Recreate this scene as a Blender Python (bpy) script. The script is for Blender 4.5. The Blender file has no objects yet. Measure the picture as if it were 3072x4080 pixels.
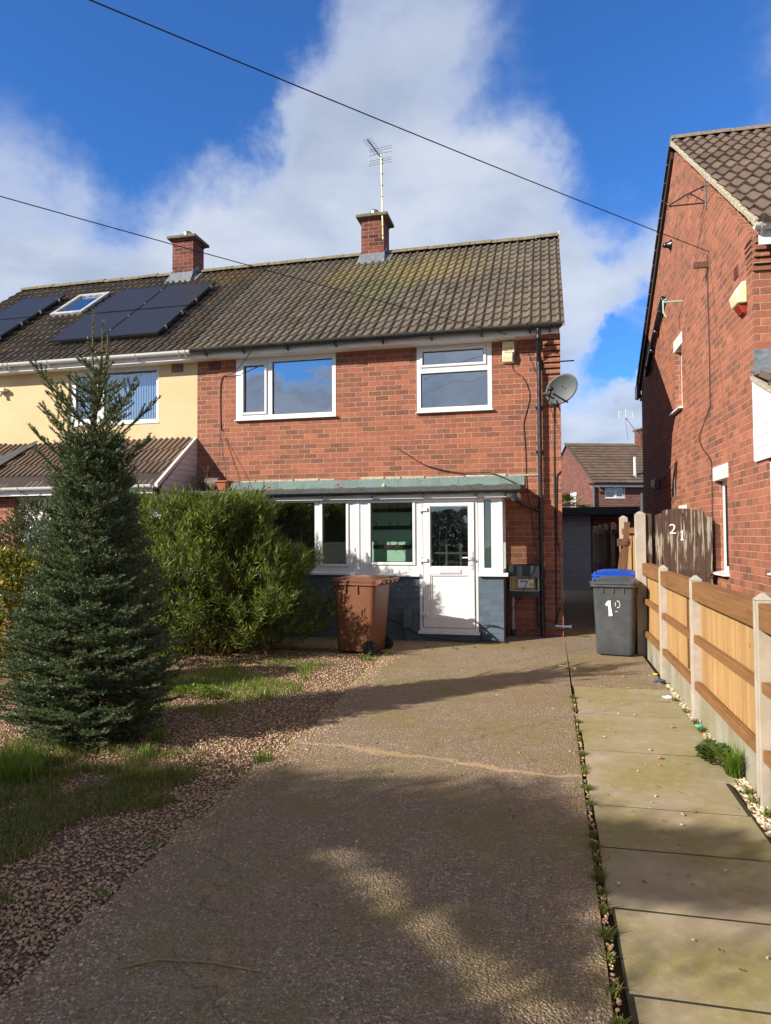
import bpy, math, random
import numpy as np
from mathutils import Matrix, Vector, noise as mnoise
rad = math.radians
random.seed(7); rng = np.random.default_rng(11)
scene = bpy.context.scene
COL = scene.collection

# ------------------------------------------------------------------ camera
SUN_D = Vector((1.1, 1.0, -0.76)).normalized()          # direction the sunlight travels
cam_d = bpy.data.cameras.new("camera"); cam = bpy.data.objects.new("camera", cam_d); COL.objects.link(cam)
yaw, pitch, roll = -0.230334, 0.0342544, -0.00524
f_ = Vector((math.sin(yaw)*math.cos(pitch), math.cos(yaw)*math.cos(pitch), math.sin(pitch)))
r_ = Vector((math.cos(yaw), -math.sin(yaw), 0)); u_ = r_.cross(f_)
r2 = r_*math.cos(roll)+u_*math.sin(roll); u2 = u_*math.cos(roll)-r_*math.sin(roll)
cam.matrix_world = Matrix(((r2.x, u2.x, -f_.x, 0), (r2.y, u2.y, -f_.y, 0), (r2.z, u2.z, -f_.z, 1.6), (0, 0, 0, 1)))
cam_d.sensor_fit = 'HORIZONTAL'; cam_d.sensor_width = 36; cam_d.lens = 2780.25/3072*36
cam_d.clip_start = 0.05; cam_d.clip_end = 2000
scene.camera = cam
scene.view_settings.view_transform = 'Standard'; scene.view_settings.look = 'None'
scene.view_settings.exposure = 0.60; scene.view_settings.gamma = 1.0
scene.cycles.max_bounces = 8; scene.cycles.transparent_max_bounces = 16
scene.cycles.use_denoising = True

# ------------------------------------------------------------------ node helpers
class NT:
    def __init__(s, tree): s.t = tree; s.n = tree.nodes; s.l = tree.links
    def node(s, typ, **kw):
        n = s.n.new(typ)
        for k, v in kw.items():
            if k in ('ins',):
                for kk, vv in v.items(): s.put(n.inputs[kk], vv)
            else: setattr(n, k, v)
        return n
    def put(s, sock, v):
        if isinstance(v, bpy.types.NodeSocket): s.l.new(v, sock)
        else: sock.default_value = v
    def math(s, op, a, b=None, c=None, clamp=False):
        n = s.n.new('ShaderNodeMath'); n.operation = op; n.use_clamp = clamp
        s.put(n.inputs[0], a)
        if b is not None: s.put(n.inputs[1], b)
        if c is not None: s.put(n.inputs[2], c)
        return n.outputs[0]
    def vmath(s, op, a, b=None, out=0):
        n = s.n.new('ShaderNodeVectorMath'); n.operation = op; s.put(n.inputs[0], a)
        if b is not None: s.put(n.inputs['Scale'] if op == 'SCALE' else n.inputs[1], b)
        return n.outputs['Value'] if op in ('DOT_PRODUCT', 'LENGTH', 'DISTANCE') else n.outputs[0]
    def noise(s, vec, scale, detail=4, rough=.55, dist=0, out='Fac'):
        n = s.node('ShaderNodeTexNoise'); s.put(n.inputs['Vector'], vec)
        n.inputs['Scale'].default_value = scale; n.inputs['Detail'].default_value = detail
        n.inputs['Roughness'].default_value = rough; n.inputs['Distortion'].default_value = dist
        return n.outputs[out]
    def vor(s, vec, scale, feature='F1', out='Distance', rnd=1):
        n = s.node('ShaderNodeTexVoronoi', feature=feature); s.put(n.inputs['Vector'], vec)
        n.inputs['Scale'].default_value = scale; n.inputs['Randomness'].default_value = rnd
        return n.outputs[out]
    def ramp(s, fac, stops, mode='LINEAR'):
        n = s.node('ShaderNodeValToRGB'); cr = n.color_ramp; cr.interpolation = mode
        while len(cr.elements) < len(stops): cr.elements.new(.5)
        for e, (p, c) in zip(cr.elements, stops):
            e.position = p; e.color = (c, c, c, 1) if isinstance(c, (int, float)) else (*c[:3], 1)
        s.put(n.inputs[0], fac); return n.outputs[0]
    def mix(s, fac, a, b, mode='MIX'):
        n = s.node('ShaderNodeMix', data_type='RGBA', blend_type=mode)
        s.put(n.inputs[0], fac)
        for i, v in ((6, a), (7, b)):
            if isinstance(v, tuple): v = (*v[:3], 1)
            s.put(n.inputs[i], v)
        return n.outputs[2]
    def mr(s, v, a, b, c=0., d=1., smooth=False):
        n = s.node('ShaderNodeMapRange'); n.interpolation_type = 'SMOOTHSTEP' if smooth else 'LINEAR'
        s.put(n.inputs[0], v)
        for i, x in ((1, a), (2, b), (3, c), (4, d)): s.put(n.inputs[i], x)
        return n.outputs[0]
    def sep(s, v):
        n = s.node('ShaderNodeSeparateXYZ'); s.put(n.inputs[0], v); return n.outputs
    def comb(s, x, y, z):
        n = s.node('ShaderNodeCombineXYZ')
        for i, v in enumerate((x, y, z)): s.put(n.inputs[i], v)
        return n.outputs[0]
    def bump(s, h, strength=.5, dist=.01, normal=None):
        n = s.node('ShaderNodeBump'); s.put(n.inputs['Height'], h)
        n.inputs['Strength'].default_value = strength; n.inputs['Distance'].default_value = dist
        if normal is not None: s.l.new(normal, n.inputs['Normal'])
        return n.outputs[0]

# ------------------------------------------------------------------ world: Nishita sky with clouds, one sun
W = bpy.data.worlds.new("World"); scene.world = W; W.use_nodes = True
nt = NT(W.node_tree); nt.n.clear()
SKY_STR = 0.074
to_sun = -SUN_D
sky = nt.node('ShaderNodeTexSky', sky_type='NISHITA', sun_disc=False)
sky.sun_elevation = math.asin(to_sun.z); sky.sun_rotation = math.atan2(to_sun.x, to_sun.y)
sky.altitude = 50; sky.air_density = 1.0; sky.dust_density = 0.4; sky.ozone_density = 4.5
def azel(a, e):                     # compass azimuth and elevation of a patch of cloud or clear sky, degrees
    a, e = rad(a), rad(e); return Vector((math.sin(a)*math.cos(e), math.cos(a)*math.cos(e), math.sin(e)))
D = nt.vmath('NORMALIZE', nt.node('ShaderNodeTexCoord').outputs['Generated'])
dx, dy, dz = nt.sep(D)
inv = nt.math('DIVIDE', 1.0, nt.math('ADD', nt.math('MAXIMUM', dz, 0.0), 0.28))
P2 = nt.comb(nt.math('MULTIPLY', dx, inv), nt.math('MULTIPLY', dy, inv), nt.math('MULTIPLY', dz, 1.2))
DW = nt.vmath('NORMALIZE', nt.vmath('ADD', D, nt.vmath('SCALE', nt.vmath('SUBTRACT', nt.noise(D, 3.2, 6, .6, out='Color'), (.5, .5, .5)), .42)))
bias = nt.mr(dz, .40, .58, .50, -.22, True)            # cloud belt low in the sky
blobs = [(azel(-40.6, 23.6), 14, .35), (azel(-31.8, 22.2), 9, .45), (azel(-1.0, 24.0), 8, .35), (azel(-20.5, 35.7), 7, .20), (azel(-14.3, 36.7), 7, .16), (azel(-11.0, 31.5), 8, .22), (azel(-8.0, 37.3), 6, .12), (azel(-1.6, 37.1), 5, .14), (azel(-4.0, 33.0), 4, -.20), (azel(-17.0, 33.5), 3, -.18), (azel(-21.2, 30.3), 5, .15),
         (azel(-15.9, 24.4), 10, .28), (azel(-2.8, 28.8), 5, .24), (azel(13.5, 31.8), 5, .40), (azel(5.4, 24.2), 7, .4), (azel(-22.0, 36.4), 4, .15),
         (azel(-37.9, 32.4), 11, -.60), (azel(-29.4, 28.3), 5, -.30), (azel(-30.5, 35.5), 8, -.5), (azel(5.6, 32.0), 9, -.45), (azel(6.9, 27.2), 5, -.55), (azel(14.3, 25.7), 8, -.45),
         (azel(7.3, 15.9), 2.6, -.75), (azel(3.9, 13.8), 3, -.65), (azel(5.6, 14.7), 2.2, -.4), (azel(2.4, 9.3), 6, .3), (azel(-26.5, 36.3), 5, -.3), (azel(0.9, 30.7), 4, -.15),
         (Vector((-4.0, -11.3, 4.6)), 9, -1.0), (Vector((-1.4, -11.3, 2.6)), 5, .5), (Vector((-4.4, -11.3, 2.1)), 4, .7), (Vector((-1.1, -11.3, 2.3)), 4, .3), (Vector((.5, -1, .6)), 14, -.4)]
for c, r, a in blobs:
    c = c.normalized()
    dt = nt.vmath('DOT_PRODUCT', DW, tuple(c))
    bias = nt.math('ADD', bias, nt.mr(dt, math.cos(rad(r*1.5)), 1.0, 0., a, True))
n1 = nt.noise(P2, 2.1, 9, .54, .35)
n2 = nt.noise(P2, 7.0, 8, .6, .2)
dens = nt.math('ADD', nt.math('MULTIPLY', nt.math('SUBTRACT', n1, .5), 1.9), nt.math('MULTIPLY', nt.math('SUBTRACT', n2, .5), .40))
dens = nt.math('ADD', dens, bias)
cov = nt.mr(dens, -.30, .80, 0, 1, True)
shade = nt.mr(nt.noise(P2, 3.4, 6, .55, .2), .3, .72, 0, 1, True)
thick = nt.mr(dens, .25, .8, 0, 1, True)
sh2 = nt.math('MULTIPLY', shade, thick)
ccol = nt.mix(sh2, (6.5, 7.0, 7.9), (4.0, 4.7, 6.0))
skyc = nt.mix(1.0, sky.outputs[0], (.62, 1.20, 1.85), 'MULTIPLY')
mixc = nt.mix(nt.math('MULTIPLY', cov, .90), skyc, ccol)
ambient_dimmer = nt.math('MAXIMUM', nt.mr(dz, .67, .85, 0, 1, True), nt.math('MULTIPLY', nt.mr(dy, .12, -.35, 0, 1, True), nt.mr(dz, .30, .48, 0, 1, True)))   # unseen grey cloud layer, added to dim and warm the light from above and behind
ambient_dimmer = nt.math('MULTIPLY', ambient_dimmer, nt.mr(n1, .30, .60, .62, .97))
mixc = nt.mix(ambient_dimmer, mixc, (3.3, 3.1, 2.85))
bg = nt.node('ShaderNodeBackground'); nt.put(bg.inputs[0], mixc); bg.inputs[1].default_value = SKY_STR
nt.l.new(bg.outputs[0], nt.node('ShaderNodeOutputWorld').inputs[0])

sd = bpy.data.lights.new("sun", 'SUN'); sd.energy = 5.0; sd.angle = rad(.53); sd.color = (1.0, .925, .80)
so = bpy.data.objects.new("sun", sd); COL.objects.link(so); so.rotation_euler = SUN_D.to_track_quat('-Z', 'Y').to_euler(); so.location = (-20, -20, 20)

# ------------------------------------------------------------------ materials
MATS = {}
def mat(name, rough=.6, metal=0., spec=.5):
    m = bpy.data.materials.new(name); m.use_nodes = True; t = NT(m.node_tree)
    b = t.n['Principled BSDF']; b.inputs['Roughness'].default_value = rough; b.inputs['Metallic'].default_value = metal
    b.inputs['Specular IOR Level'].default_value = spec
    MATS[name] = m; t.b = b
    t.tc = t.node('ShaderNodeTexCoord'); t.obj = t.tc.outputs['Object']
    t.geo = t.node('ShaderNodeNewGeometry')
    return m, t
def simple(name, col, rough=.6, metal=0., spec=.5, var=.12, scale=8, bump=0., bscale=60, dirt=None):
    m, t = mat(name, rough, metal, spec)
    n = t.noise(t.obj, scale, 5, .6)
    c = t.mix(t.mr(n, .3, .7), tuple(x*(1-var) for x in col), tuple(min(1, x*(1+var)) for x in col))
    if dirt:
        d = t.mr(t.noise(t.obj, dirt[1], 6, .65), dirt[2], dirt[2]+.15)
        c = t.mix(t.math('MULTIPLY', d, dirt[3]), c, dirt[0])
    t.put(t.b.inputs['Base Color'], c)
    t.put(t.b.inputs['Roughness'], t.mr(t.noise(t.obj, scale*2, 3), .3, .7, max(.02, rough-.08), min(1, rough+.08)))
    if bump: t.put(t.b.inputs['Normal'], t.bump(t.noise(t.obj, bscale, 4, .6), bump, .01))
    return m
def brick(name, cols, mortar, bw=.229, bh=.0845, mo=.010, paint=False, seed=0., ground=None):
    m, t = mat(name, .85, 0, .25)
    x, y, z = t.sep(t.obj); nx, ny, nz = t.sep(t.tc.outputs['Normal'])
    side = t.math('GREATER_THAN', t.math('ABSOLUTE', nx), .7)
    u = t.math('ADD', t.math('MULTIPLY', y, side), t.math('MULTIPLY', x, t.math('SUBTRACT', 1., side)))
    u = t.math('ADD', u, 40+seed)
    wob = t.noise(t.obj, 9, 2, .5); wob2 = t.noise(t.obj, 55, 3, .6)
    uu = t.math('ADD', u, t.math('MULTIPLY', t.math('SUBTRACT', wob2, .5), .012))
    zz = t.math('ADD', t.math('ADD', z, 10.), t.math('ADD', t.math('MULTIPLY', t.math('SUBTRACT', wob, .5), .008), t.math('MULTIPLY', t.math('SUBTRACT', wob2, .5), .010)))
    v = t.comb(uu, zz, 0)
    b = t.node('ShaderNodeTexBrick', offset=.5); t.put(b.inputs['Vector'], v)
    b.inputs['Color1'].default_value = (0, 0, 0, 1); b.inputs['Color2'].default_value = (1, 1, 1, 1); b.inputs['Mortar'].default_value = (.5, .5, .5, 1)
    b.inputs['Scale'].default_value = 1; b.inputs['Brick Width'].default_value = bw; b.inputs['Row Height'].default_value = bh
    b.inputs['Mortar Size'].default_value = mo/2; b.inputs['Mortar Smooth'].default_value = .35; b.inputs['Bias'].default_value = 0
    fac = b.outputs['Fac']; rnd = t.sep(b.outputs['Color'])[0]
    # independent second random per brick
    row = t.math('FLOOR', t.math('DIVIDE', zz, bh)); colm = t.math('FLOOR', t.math('DIVIDE', t.math('ADD', uu, t.math('MULTIPLY', t.math('MODULO', row, 2.), bw*.5)), bw))
    wn = t.node('ShaderNodeTexWhiteNoise', noise_dimensions='2D'); t.put(wn.inputs['Vector'], t.comb(row, colm, 0))
    n = t.noise(t.obj, 19, 7, .75, .4)
    n3 = t.noise(t.obj, 1.3, 3, .5)
    key = t.math('ADD', t.math('MULTIPLY', rnd, .66), t.math('MULTIPLY', t.math('SUBTRACT', n, .44), 1.35))
    key = t.math('ADD', key, t.math('MULTIPLY', t.math('SUBTRACT', n3, .5), .6), clamp=True)
    bc = t.ramp(key, cols)
    speck = t.mr(t.noise(t.obj, 130, 3, .7), .62, .75)
    bc = t.mix(t.math('MULTIPLY', speck, .45), bc, tuple(c*.35 for c in cols[0][1]))
    if paint:
        mc = t.mix(t.noise(t.obj, 30, 3), tuple(c*.9 for c in mortar), mortar)
    else:
        mc = t.mix(t.mr(t.noise(t.obj, 2.2, 5, .6), .35, .65), tuple(c*.72 for c in mortar), mortar)
    out = t.mix(fac, bc, mc)
    # white streaks and weather
    drip = t.math('MULTIPLY', t.mr(t.noise(t.vmath('MULTIPLY', t.obj, (1., 1., .22)), 30, 2, .5), .745, .78), .5 if not paint else .15)
    out = t.mix(drip, out, (.5, .45, .38))
    t.put(t.b.inputs['Base Color'], out)
    h = t.math('ADD', t.math('MULTIPLY', fac, -1.0), t.math('MULTIPLY', t.noise(t.obj, 70, 5, .65), .45))
    h = t.math('ADD', h, t.math('MULTIPLY', rnd, .25))
    t.put(t.b.inputs['Normal'], t.bump(h, .9, .007 if not paint else .016))
    return m
RED = [(0., (.15, .068, .052)), (.16, (.21, .088, .058)), (.42, (.275, .100, .064)), (.72, (.345, .125, .076)), (.90, (.46, .145, .066)), (1., (.43, .23, .13))]
brick('brick_red', RED, (.50, .31, .21), mo=.012)
brick('brick_red_right', [(0., (.16, .075, .056)), (.2, (.25, .100, .064)), (.55, (.34, .122, .076)), (.8, (.42, .155, .090)), (1., (.47, .23, .13))], (.50, .31, .20), seed=3.1, mo=.012)
brick('brick_chimney', [(0., (.055, .022, .02)), (.5, (.19, .055, .038)), (1., (.31, .10, .06))], (.36, .27, .2), seed=1.7)
brick('brick_far', [(0., (.09, .035, .03)), (.5, (.17, .06, .048)), (1., (.24, .09, .065))], (.42, .30, .24), seed=5, mo=.013)
brick('brick_painted', [(0., (.080, .112, .148)), (.5, (.098, .136, .178)), (1., (.118, .160, .205))], (.14, .18, .225), paint=True)
brick('brick_painted_pale', [(0., (.34, .38, .45)), (.5, (.40, .44, .52)), (1., (.45, .5, .56))], (.3, .33, .38), paint=True, seed=2)

simple('white_upvc', (.72, .73, .74), .3, var=.03, scale=3, dirt=((.45, .43, .38), 5, .62, .25))
simple('white_paint', (.74, .73, .70), .5, var=.05, scale=4, dirt=((.35, .33, .28), 6, .56, .35))
simple('cream_upvc', (.74, .66, .48), .45, var=.05, scale=4, dirt=((.35, .28, .2), 9, .58, .4))
simple('black_plastic', (.010, .014, .018), .30, var=.2, spec=.6)
simple('dark_metal', (.02, .02, .022), .5, var=.3)
simple('rust_metal', (.12, .055, .035), .8, var=.4, scale=30)
simple('cable_black', (.012, .012, .013), .55, var=.2)
simple('cable_grey', (.28, .27, .25), .6, var=.2)
simple('pipe_white', (.42, .42, .41), .5, var=.15, dirt=((.1, .09, .08), 9, .5, .5))
simple('aluminium', (.62, .62, .60), .35, metal=.9, var=.2, scale=30)
simple('brass', (.62, .40, .12), .35, metal=.9, var=.2)
simple('yellow_metal', (.62, .50, .22), .45, metal=.6, var=.2)
simple('lead', (.20, .225, .25), .55, metal=.3, var=.3, scale=12, bump=.4, bscale=20)
simple('lead_pale', (.42, .44, .46), .6, metal=.1, var=.3, scale=9, bump=.3)
simple('cap_concrete', (.15, .135, .09), .95, var=.5, scale=25, bump=.6, dirt=((.30, .22, .06), 14, .55, .6))
simple('stone_paint', (.74, .71, .64), .8, var=.10, scale=14, bump=.4, dirt=((.35, .25, .18), 12, .6, .6))
simple('door_grey', (.055, .068, .075), .5, var=.1)
simple('green_wall', (.40, .64, .50), .8, var=.06, scale=2)
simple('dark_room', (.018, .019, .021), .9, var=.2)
simple('dark_wood', (.035, .024, .018), .7, var=.3)
simple('concrete_floor', (.18, .17, .16), .9, var=.1)
simple('curtain', (.36, .36, .37), .9, var=.1)
simple('terracotta', (.42, .13, .065), .5, var=.08, scale=6)
simple('pot_grey', (.16, .12, .11), .6, var=.2)
simple('bin_grey', (.060, .066, .072), .42, var=.15, scale=5, dirt=((.13, .115, .095), 4, .55, .35), bump=.12, bscale=180)
simple('bin_brown', (.175, .072, .040), .38, var=.08, scale=3, dirt=((.33, .2, .15), 11, .64, .35), bump=.12, bscale=180)
simple('bin_blue', (.006, .055, .42), .4, var=.1, scale=5, dirt=((.10, .12, .2), 9, .62, .4))
simple('rubber', (.012, .012, .012), .75, var=.2)
simple('plastic_grey', (.085, .105, .125), .45, var=.1)
simple('plastic_dark', (.028, .038, .050), .5, var=.2)
simple('plastic_mid', (.15, .185, .215), .5, var=.08)
simple('ivory', (.62, .58, .47), .5, var=.06)
simple('alarm_cream', (.78, .70, .45), .4, var=.05, dirt=((.4, .3, .15), 12, .6, .4))
simple('alarm_text', (.50, .36, .15), .5)
simple('red_plastic', (.30, .035, .02), .3)
simple('pure_white', (.8, .8, .8), .5, var=.02)
simple('number_white', (.78, .79, .76), .5, var=.05)
simple('lcd', (.035, .045, .05), .2)
simple('label_yellow', (.60, .52, .03), .5)
simple('sticker_blue', (.02, .30, .50), .4)
simple('button_red', (.25, .03, .04), .4)
simple('print_grey', (.35, .36, .4), .5)
simple('tennis_green', (.30, .62, .26), .9)
simple('petal_red', (.65, .03, .04), .5)
simple('litter_blue', (.05, .07, .11), .4, var=.5, scale=40)
simple('litter_teal', (.05, .45, .40), .4)
simple('litter_yellow', (.75, .52, .02), .4)
simple('litter_white', (.62, .64, .66), .35)
simple('brick_bit', (.42, .17, .09), .9, bump=.4)
simple('stick', (.34, .24, .11), .8)
simple('bark', (.055, .035, .022), .95, var=.4, scale=30, bump=.6)
simple('twig', (.16, .10, .045), .9, var=.3)
simple('dead_stem', (.15, .11, .075), .95, var=.3)
simple('asphalt', (.055, .055, .057), .9, bump=.5)
simple('joint_soil', (.028, .026, .014), 1.)
simple('moss', (.07, .085, .012), .98, var=.5, scale=30, bump=.8, bscale=90)
simple('mortar_bed', (.42, .36, .27), .95, var=.3, scale=20, bump=.6)
simple('cladding_white', (.78, .79, .82), .4, var=.03)
simple('cladding_pink', (.60, .56, .56), .5, var=.04)
simple('vent_red', (.19, .045, .05), .7, var=.2)
simple('vent_ochre', (.25, .19, .13), .8, var=.2)
simple('aerial_green', (.38, .55, .42), .6, var=.1)
simple('blind', (.70, .70, .71), .7, var=.04)
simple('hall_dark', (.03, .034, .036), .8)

def m_render():
    m, t = mat('cream_render', .95, 0, .15)
    n = t.noise(t.obj, 1.1, 5, .6); n2 = t.noise(t.vmath('MULTIPLY', t.obj, (1., 1., .5)), 75, 4, .6)
    c = t.mix(t.mr(n, .3, .7), (.62, .47, .27), (.70, .55, .34))
    c = t.mix(t.math('MULTIPLY', t.mr(n2, .58, .72), .35), c, (.42, .29, .13))
    t.put(t.b.inputs['Base Color'], c); t.put(t.b.inputs['Normal'], t.bump(n2, .8, .010))
m_render()
def m_glass(name, refl, tint):
    m, t = mat(name); t.n.remove(t.b)
    g = t.node('ShaderNodeBsdfGlossy'); g.inputs['Roughness'].default_value = .0
    t.put(g.inputs['Color'], (.95, .97, 1, 1))
    t.put(g.inputs['Normal'], t.bump(t.noise(t.obj, 1.6, 2, .4), .012, 1.))
    tr = t.node('ShaderNodeBsdfTransparent'); tr.inputs['Color'].default_value = (*tint, 1)
    lw = t.node('ShaderNodeLayerWeight'); lw.inputs[0].default_value = .5
    fac = t.math('ADD', t.math('MULTIPLY', t.math('POWER', lw.outputs['Facing'], 4.), .8), refl+.03, clamp=True)
    mx = t.node('ShaderNodeMixShader'); t.put(mx.inputs[0], fac); t.l.new(tr.outputs[0], mx.inputs[1]); t.l.new(g.outputs[0], mx.inputs[2])
    t.l.new(mx.outputs[0], t.n['Material Output'].inputs[0]); return m
m_glass('glass_upper', .30, (.55, .6, .62)); m_glass('glass_porch', .07, (.95, .98, .96)); m_glass('glass_blind', .14, (.72, .8, .88))
m_glass('glass_skylight', .30, (.75, .78, .8))
def m_solar():
    m, t = mat('solar', .38, 0, .10)
    x, y, z = t.sep(t.obj)
    g = t.math('MODULO', t.math('ADD', x, 100.), .0156); l = t.math('LESS_THAN', g, .0022)
    c = t.mix(t.math('MULTIPLY', l, .4), (.024, .027, .042), (.05, .054, .07))
    t.put(t.b.inputs['Base Color'], c); pass
m_solar()
def m_tiles(name, base, lich, moss_c, x_per, stain=None, lam=.5):
    # concrete tiles: tone by tile, lichen specks, moss patches that follow their own shapes
    m, t = mat(name, .93, 0, .2)
    at = t.node('ShaderNodeAttribute', attribute_name='tile'); r = at.outputs['Fac']
    n = t.noise(t.obj, 2.0, 5, .6); n2 = t.noise(t.obj, 22, 5, .65); n3 = t.noise(t.obj, 90, 3, .7)
    c = t.mix(r, tuple(b*.80 for b in base), tuple(b*1.18 for b in base))
    c = t.mix(t.math('MULTIPLY', t.mr(n2, .45, .75), .55), c, tuple(b*.45 for b in base))
    c = t.mix(t.math('MULTIPLY', t.mr(n3, .60, .72), .5), c, tuple(b*1.9 for b in base))
    lm = t.math('MULTIPLY', t.mr(n, .5, .72), t.mr(n2, .46, .58)); c = t.mix(t.math('MULTIPLY', lm, lich[3]), c, lich[:3])
    if stain:
        for cx, cy, cz, rx, ry, col, amt in stain:
            dv = t.vmath('MULTIPLY', t.vmath('SUBTRACT', t.obj, (cx, cy, cz)), (1/rx, 1/ry, 0))
            k = t.math('SUBTRACT', 1., t.vmath('LENGTH', dv)); k = t.math('ADD', k, t.math('MULTIPLY', t.math('SUBTRACT', n2, .5), 1.6))
            k = t.math('ADD', k, t.math('MULTIPLY', t.math('SUBTRACT', n, .5), 1.2))
            c = t.mix(t.math('MULTIPLY', t.mr(k, 0.15, .8), amt), c, col)
    t.put(t.b.inputs['Base Color'], c); t.put(t.b.inputs['Normal'], t.bump(t.math('ADD', n3, n2), .5, .006))
HX = -3.0   # x of the main house's base point
m_tiles('tiles_main', (.155, .130, .105), (.22, .175, .08, .5), None, .3,
        stain=[(-3.05-HX, 13.1-11.28, 0, 1.0, 1.9, (.15, .16, .065), .6), (-2.3-HX, 13.6-11.28, 0, 1.7, .95, (.26, .205, .085), .75), (-3.9-HX, 13.6-11.28, 0, .9, .9, (.24, .19, .08), .6)])
m_tiles('tiles_left', (.095, .080, .068), (.30, .17, .03, .6), None, .3, stain=[(-6.9+9, 14.1-11.28, 0, 1.3, .7, (.22, .15, .05), .5)])
m_tiles('tiles_porch', (.18, .125, .092), (.3, .27, .22, .5), None, .3)
m_tiles('tiles_right', (.135, .098, .078), (.22, .17, .12, .45), None, .3)
m_tiles('tiles_far', (.125, .088, .070), (.2, .17, .11, .3), None, .3)
simple('ridge_tile', (.17, .145, .095), .95, var=.4, scale=18, bump=.5, dirt=((.36, .26, .06), 12, .54, .5))
simple('ridge_right', (.20, .16, .12), .95, var=.4, scale=18, bump=.6, dirt=((.6, .58, .54), 20, .6, .6))
def m_felt(name, a, b):
    m, t = mat(name, .95, 0, .2); n = t.noise(t.obj, 110, 3, .8)
    c = t.mix(t.mr(n, .42, .6), a, b); c = t.mix(t.math('MULTIPLY', t.mr(t.noise(t.obj, 3, 5, .6), .5, .7), .35), c, tuple(x*.5 for x in a))
    t.put(t.b.inputs['Base Color'], c); t.put(t.b.inputs['Normal'], t.bump(n, .6, .004))
m_felt('felt_green', (.11, .16, .155), (.27, .36, .34)); m_felt('felt_grey', (.045, .046, .044), (.15, .15, .145))

def m_aggregate():
    m, t = mat('aggregate', .9, 0, .3)
    w = t.vmath('ADD', t.obj, t.vmath('SCALE', t.noise(t.obj, 40, 2, .5, out='Color'), .006))
    d = t.vor(w, 76); col = t.vor(w, 76, out='Color'); d2 = t.vor(w, 150); col2 = t.vor(w, 150, out='Color')
    r = t.sep(col)[0]; r2_ = t.sep(col2)[1]
    peb = t.ramp(r, [(0, (0.202, 0.142, 0.103)), (.45, (0.363, 0.268, 0.195)), (.76, (0.470, 0.359, 0.263)), (.88, (0.597, 0.502, 0.389)), (1, (0.704, 0.651, 0.552))])
    peb = t.mix(t.mr(t.sep(col)[1], .80, .9), peb, (0.374, 0.320, 0.243))
    small = t.ramp(r2_, [(0, (0.217, 0.155, 0.104)), (.6, (0.404, 0.287, 0.184)), (1, (0.664, 0.514, 0.325))])
    edge = t.mr(d, .40, .62, 0, 1); c = t.mix(edge, peb, t.mix(t.mr(d2, .4, .6), small, (0.173, 0.125, 0.082)))
    big = t.noise(t.obj, .9, 5, .6); c = t.mix(t.math('MULTIPLY', t.mr(big, .42, .68), .55), c, (0.289, 0.191, 0.092))
    gr = t.noise(t.vmath('ADD', t.obj, (5., 3., 0.)), 1.4, 6, .65); c = t.mix(t.math('MULTIPLY', t.mr(gr, .46, .66), .60), c, (0.255, 0.215, 0.067))
    dust = t.noise(t.obj, 7, 5, .7); c = t.mix(t.math('MULTIPLY', t.mr(dust, .55, .7), .35), c, (0.562, 0.366, 0.221))
    x, y, z = t.sep(t.obj)
    ed = t.vor(t.vmath('ADD', t.obj, t.vmath('SCALE', t.noise(t.obj, 2.5, 5, .6, out='Color'), .5)), .55, 'DISTANCE_TO_EDGE'); c = t.mix(t.math('MULTIPLY', t.mr(ed, .0012, .005, .5, 0), t.mr(t.noise(t.obj, 1.1, 3), .5, .62)), c, (0.062, 0.053, 0.038))
    st_ = t.mr(t.noise(t.vmath('ADD', t.obj, (2., 8., 0.)), 3.1, 5, .65), .64, .72); c = t.mix(t.math('MULTIPLY', st_, .5), c, (0.087, 0.075, 0.062))
    ln = t.math('ABSOLUTE', t.math('SUBTRACT', y, t.math('ADD', 4.82, t.math('ADD', t.math('MULTIPLY', t.math('SUBTRACT', t.noise(t.obj, 1.7, 5, .6), .5), .5), t.math('MULTIPLY', x, -.17)))))
    cr = t.mr(ln, .012, .05, 1, 0); c = t.mix(t.math('MULTIPLY', cr, .45), c, (0.817, 0.550, 0.269))
    t.put(t.b.inputs['Base Color'], c)
    h = t.math('ADD', t.mr(d, 0., .6, 1, 0), t.math('MULTIPLY', t.mr(d2, 0, .5, 1, 0), .35))
    t.put(t.b.inputs['Normal'], t.bump(h, 1., .011)); t.put(t.b.inputs['Roughness'], t.mr(r, 0, 1, .6, .95))
m_aggregate()
def m_slab():
    m, t = mat('slab', .9, 0, .25)
    isl = t.geo.outputs['Random Per Island']
    n = t.noise(t.obj, 1.6, 6, .6); n2 = t.noise(t.obj, 14, 6, .7); n3 = t.noise(t.obj, 140, 3, .8)
    c = t.mix(t.mr(n, .35, .65), (.34, .275, .185), (.44, .355, .265)); c = t.mix(t.math('MULTIPLY', isl, .35), c, (.28, .24, .165))
    g = t.noise(t.vmath('ADD', t.obj, (9., 1., 0.)), 1.5, 5, .6); c = t.mix(t.math('MULTIPLY', t.mr(g, .37, .60), .82), c, (.27, .235, .080))
    c = t.mix(t.math('MULTIPLY', t.mr(n2, .48, .7), .35), c, (.50, .42, .35)); c = t.mix(t.math('MULTIPLY', t.mr(n3, .6, .7), .4), c, (.07, .055, .04))
    t.put(t.b.inputs['Base Color'], c); t.put(t.b.inputs['Normal'], t.bump(t.math('ADD', n2, t.math('MULTIPLY', n3, .5)), .35, .01))
m_slab()
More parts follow.
